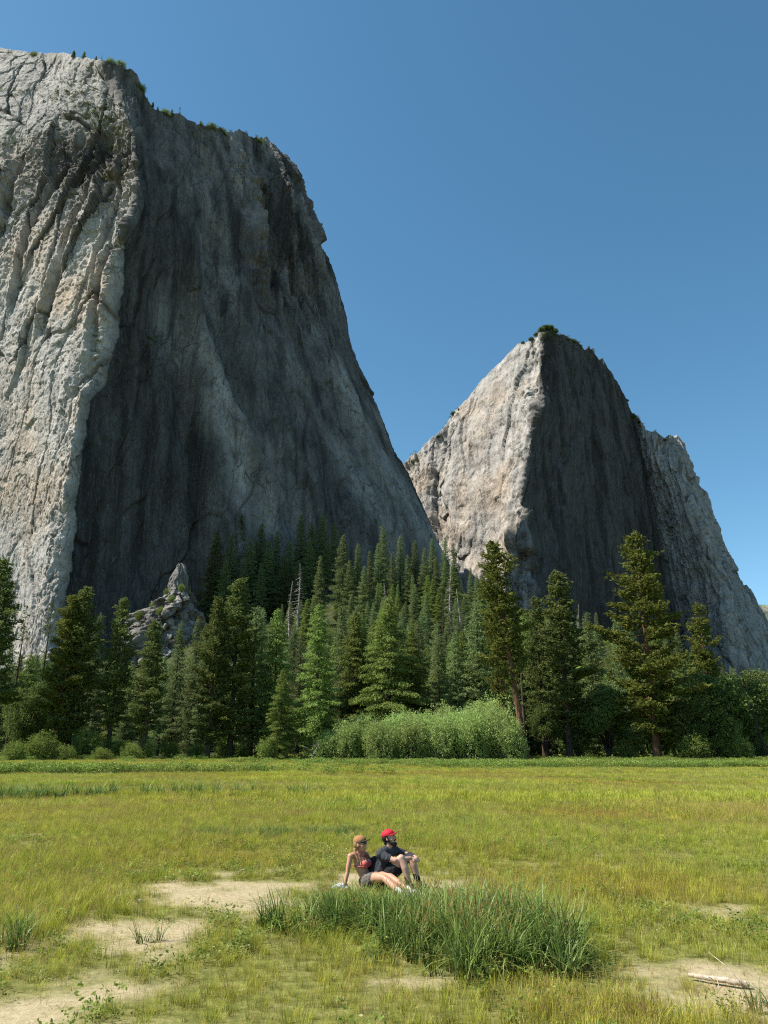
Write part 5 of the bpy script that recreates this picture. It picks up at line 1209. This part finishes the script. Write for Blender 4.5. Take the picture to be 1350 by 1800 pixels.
    me.update(calc_edges=True)
    for m in (M_G, M_STRAW, M_SEDGE, M_FORB): me.materials.append(m)
    def sa(nm, ty, arr): a = me.attributes.new(nm, ty, 'POINT'); a.data.foreach_set('vector' if ty == 'FLOAT_VECTOR' else 'value', arr)
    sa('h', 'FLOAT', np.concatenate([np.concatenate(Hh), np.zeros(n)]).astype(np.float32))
    sa('is_proto', 'INT', np.concatenate([np.ones(nv), np.zeros(n)]).astype(np.int32))
    sa('pid', 'INT', np.concatenate([np.concatenate(pid), np.zeros(n)]).astype(np.int32))
    sa('pick', 'INT', np.concatenate([np.zeros(nv), K]).astype(np.int32))
    sa('scl', 'FLOAT', np.concatenate([np.ones(nv), S_]).astype(np.float32))
    rot = np.zeros((nv+n, 3), np.float32); rot[nv:, 2] = rng.uniform(0, 6.283, n); rot[nv:, 0] = rng.normal(0, .08, n); rot[nv:, 1] = rng.normal(0, .08, n)
    sa('rot', 'FLOAT_VECTOR', rot.ravel())
    o = link('grass', me)
    g = bpy.data.node_groups.new('tufts', 'GeometryNodeTree')
    g.interface.new_socket('Geometry', in_out='INPUT', socket_type='NodeSocketGeometry'); g.interface.new_socket('Geometry', in_out='OUTPUT', socket_type='NodeSocketGeometry')
    N = g.nodes.new; L = g.links.new; gi = N('NodeGroupInput'); go = N('NodeGroupOutput')
    def named(nm, ty): a = N('GeometryNodeInputNamedAttribute'); a.data_type = ty; a.inputs['Name'].default_value = nm; return a.outputs['Attribute']
    cmp_ = N('FunctionNodeCompare'); cmp_.data_type = 'INT'; cmp_.operation = 'GREATER_THAN'; L(named('is_proto', 'INT'), cmp_.inputs[2]); cmp_.inputs[3].default_value = 0
    sep = N('GeometryNodeSeparateGeometry'); L(gi.outputs[0], sep.inputs[0]); L(cmp_.outputs[0], sep.inputs['Selection'])
    spl = N('GeometryNodeSplitToInstances'); L(sep.outputs[0], spl.inputs['Geometry']); L(named('pid', 'INT'), spl.inputs['Group ID'])
    m2p = N('GeometryNodeMeshToPoints'); L(sep.outputs[1], m2p.inputs['Mesh'])
    iop = N('GeometryNodeInstanceOnPoints'); L(m2p.outputs[0], iop.inputs['Points']); L(spl.outputs[0], iop.inputs['Instance']); iop.inputs['Pick Instance'].default_value = True
    L(named('pick', 'INT'), iop.inputs['Instance Index']); L(named('rot', 'FLOAT_VECTOR'), iop.inputs['Rotation']); L(named('scl', 'FLOAT'), iop.inputs['Scale'])
    L(iop.outputs[0], go.inputs[0])
    md = o.modifiers.new('tufts', 'NODES'); md.node_group = g
    tag(o, 'meadow grass with straw stems, low weeds and a tall dark clump of sedge in front of the people', 'grass', kind='stuff')
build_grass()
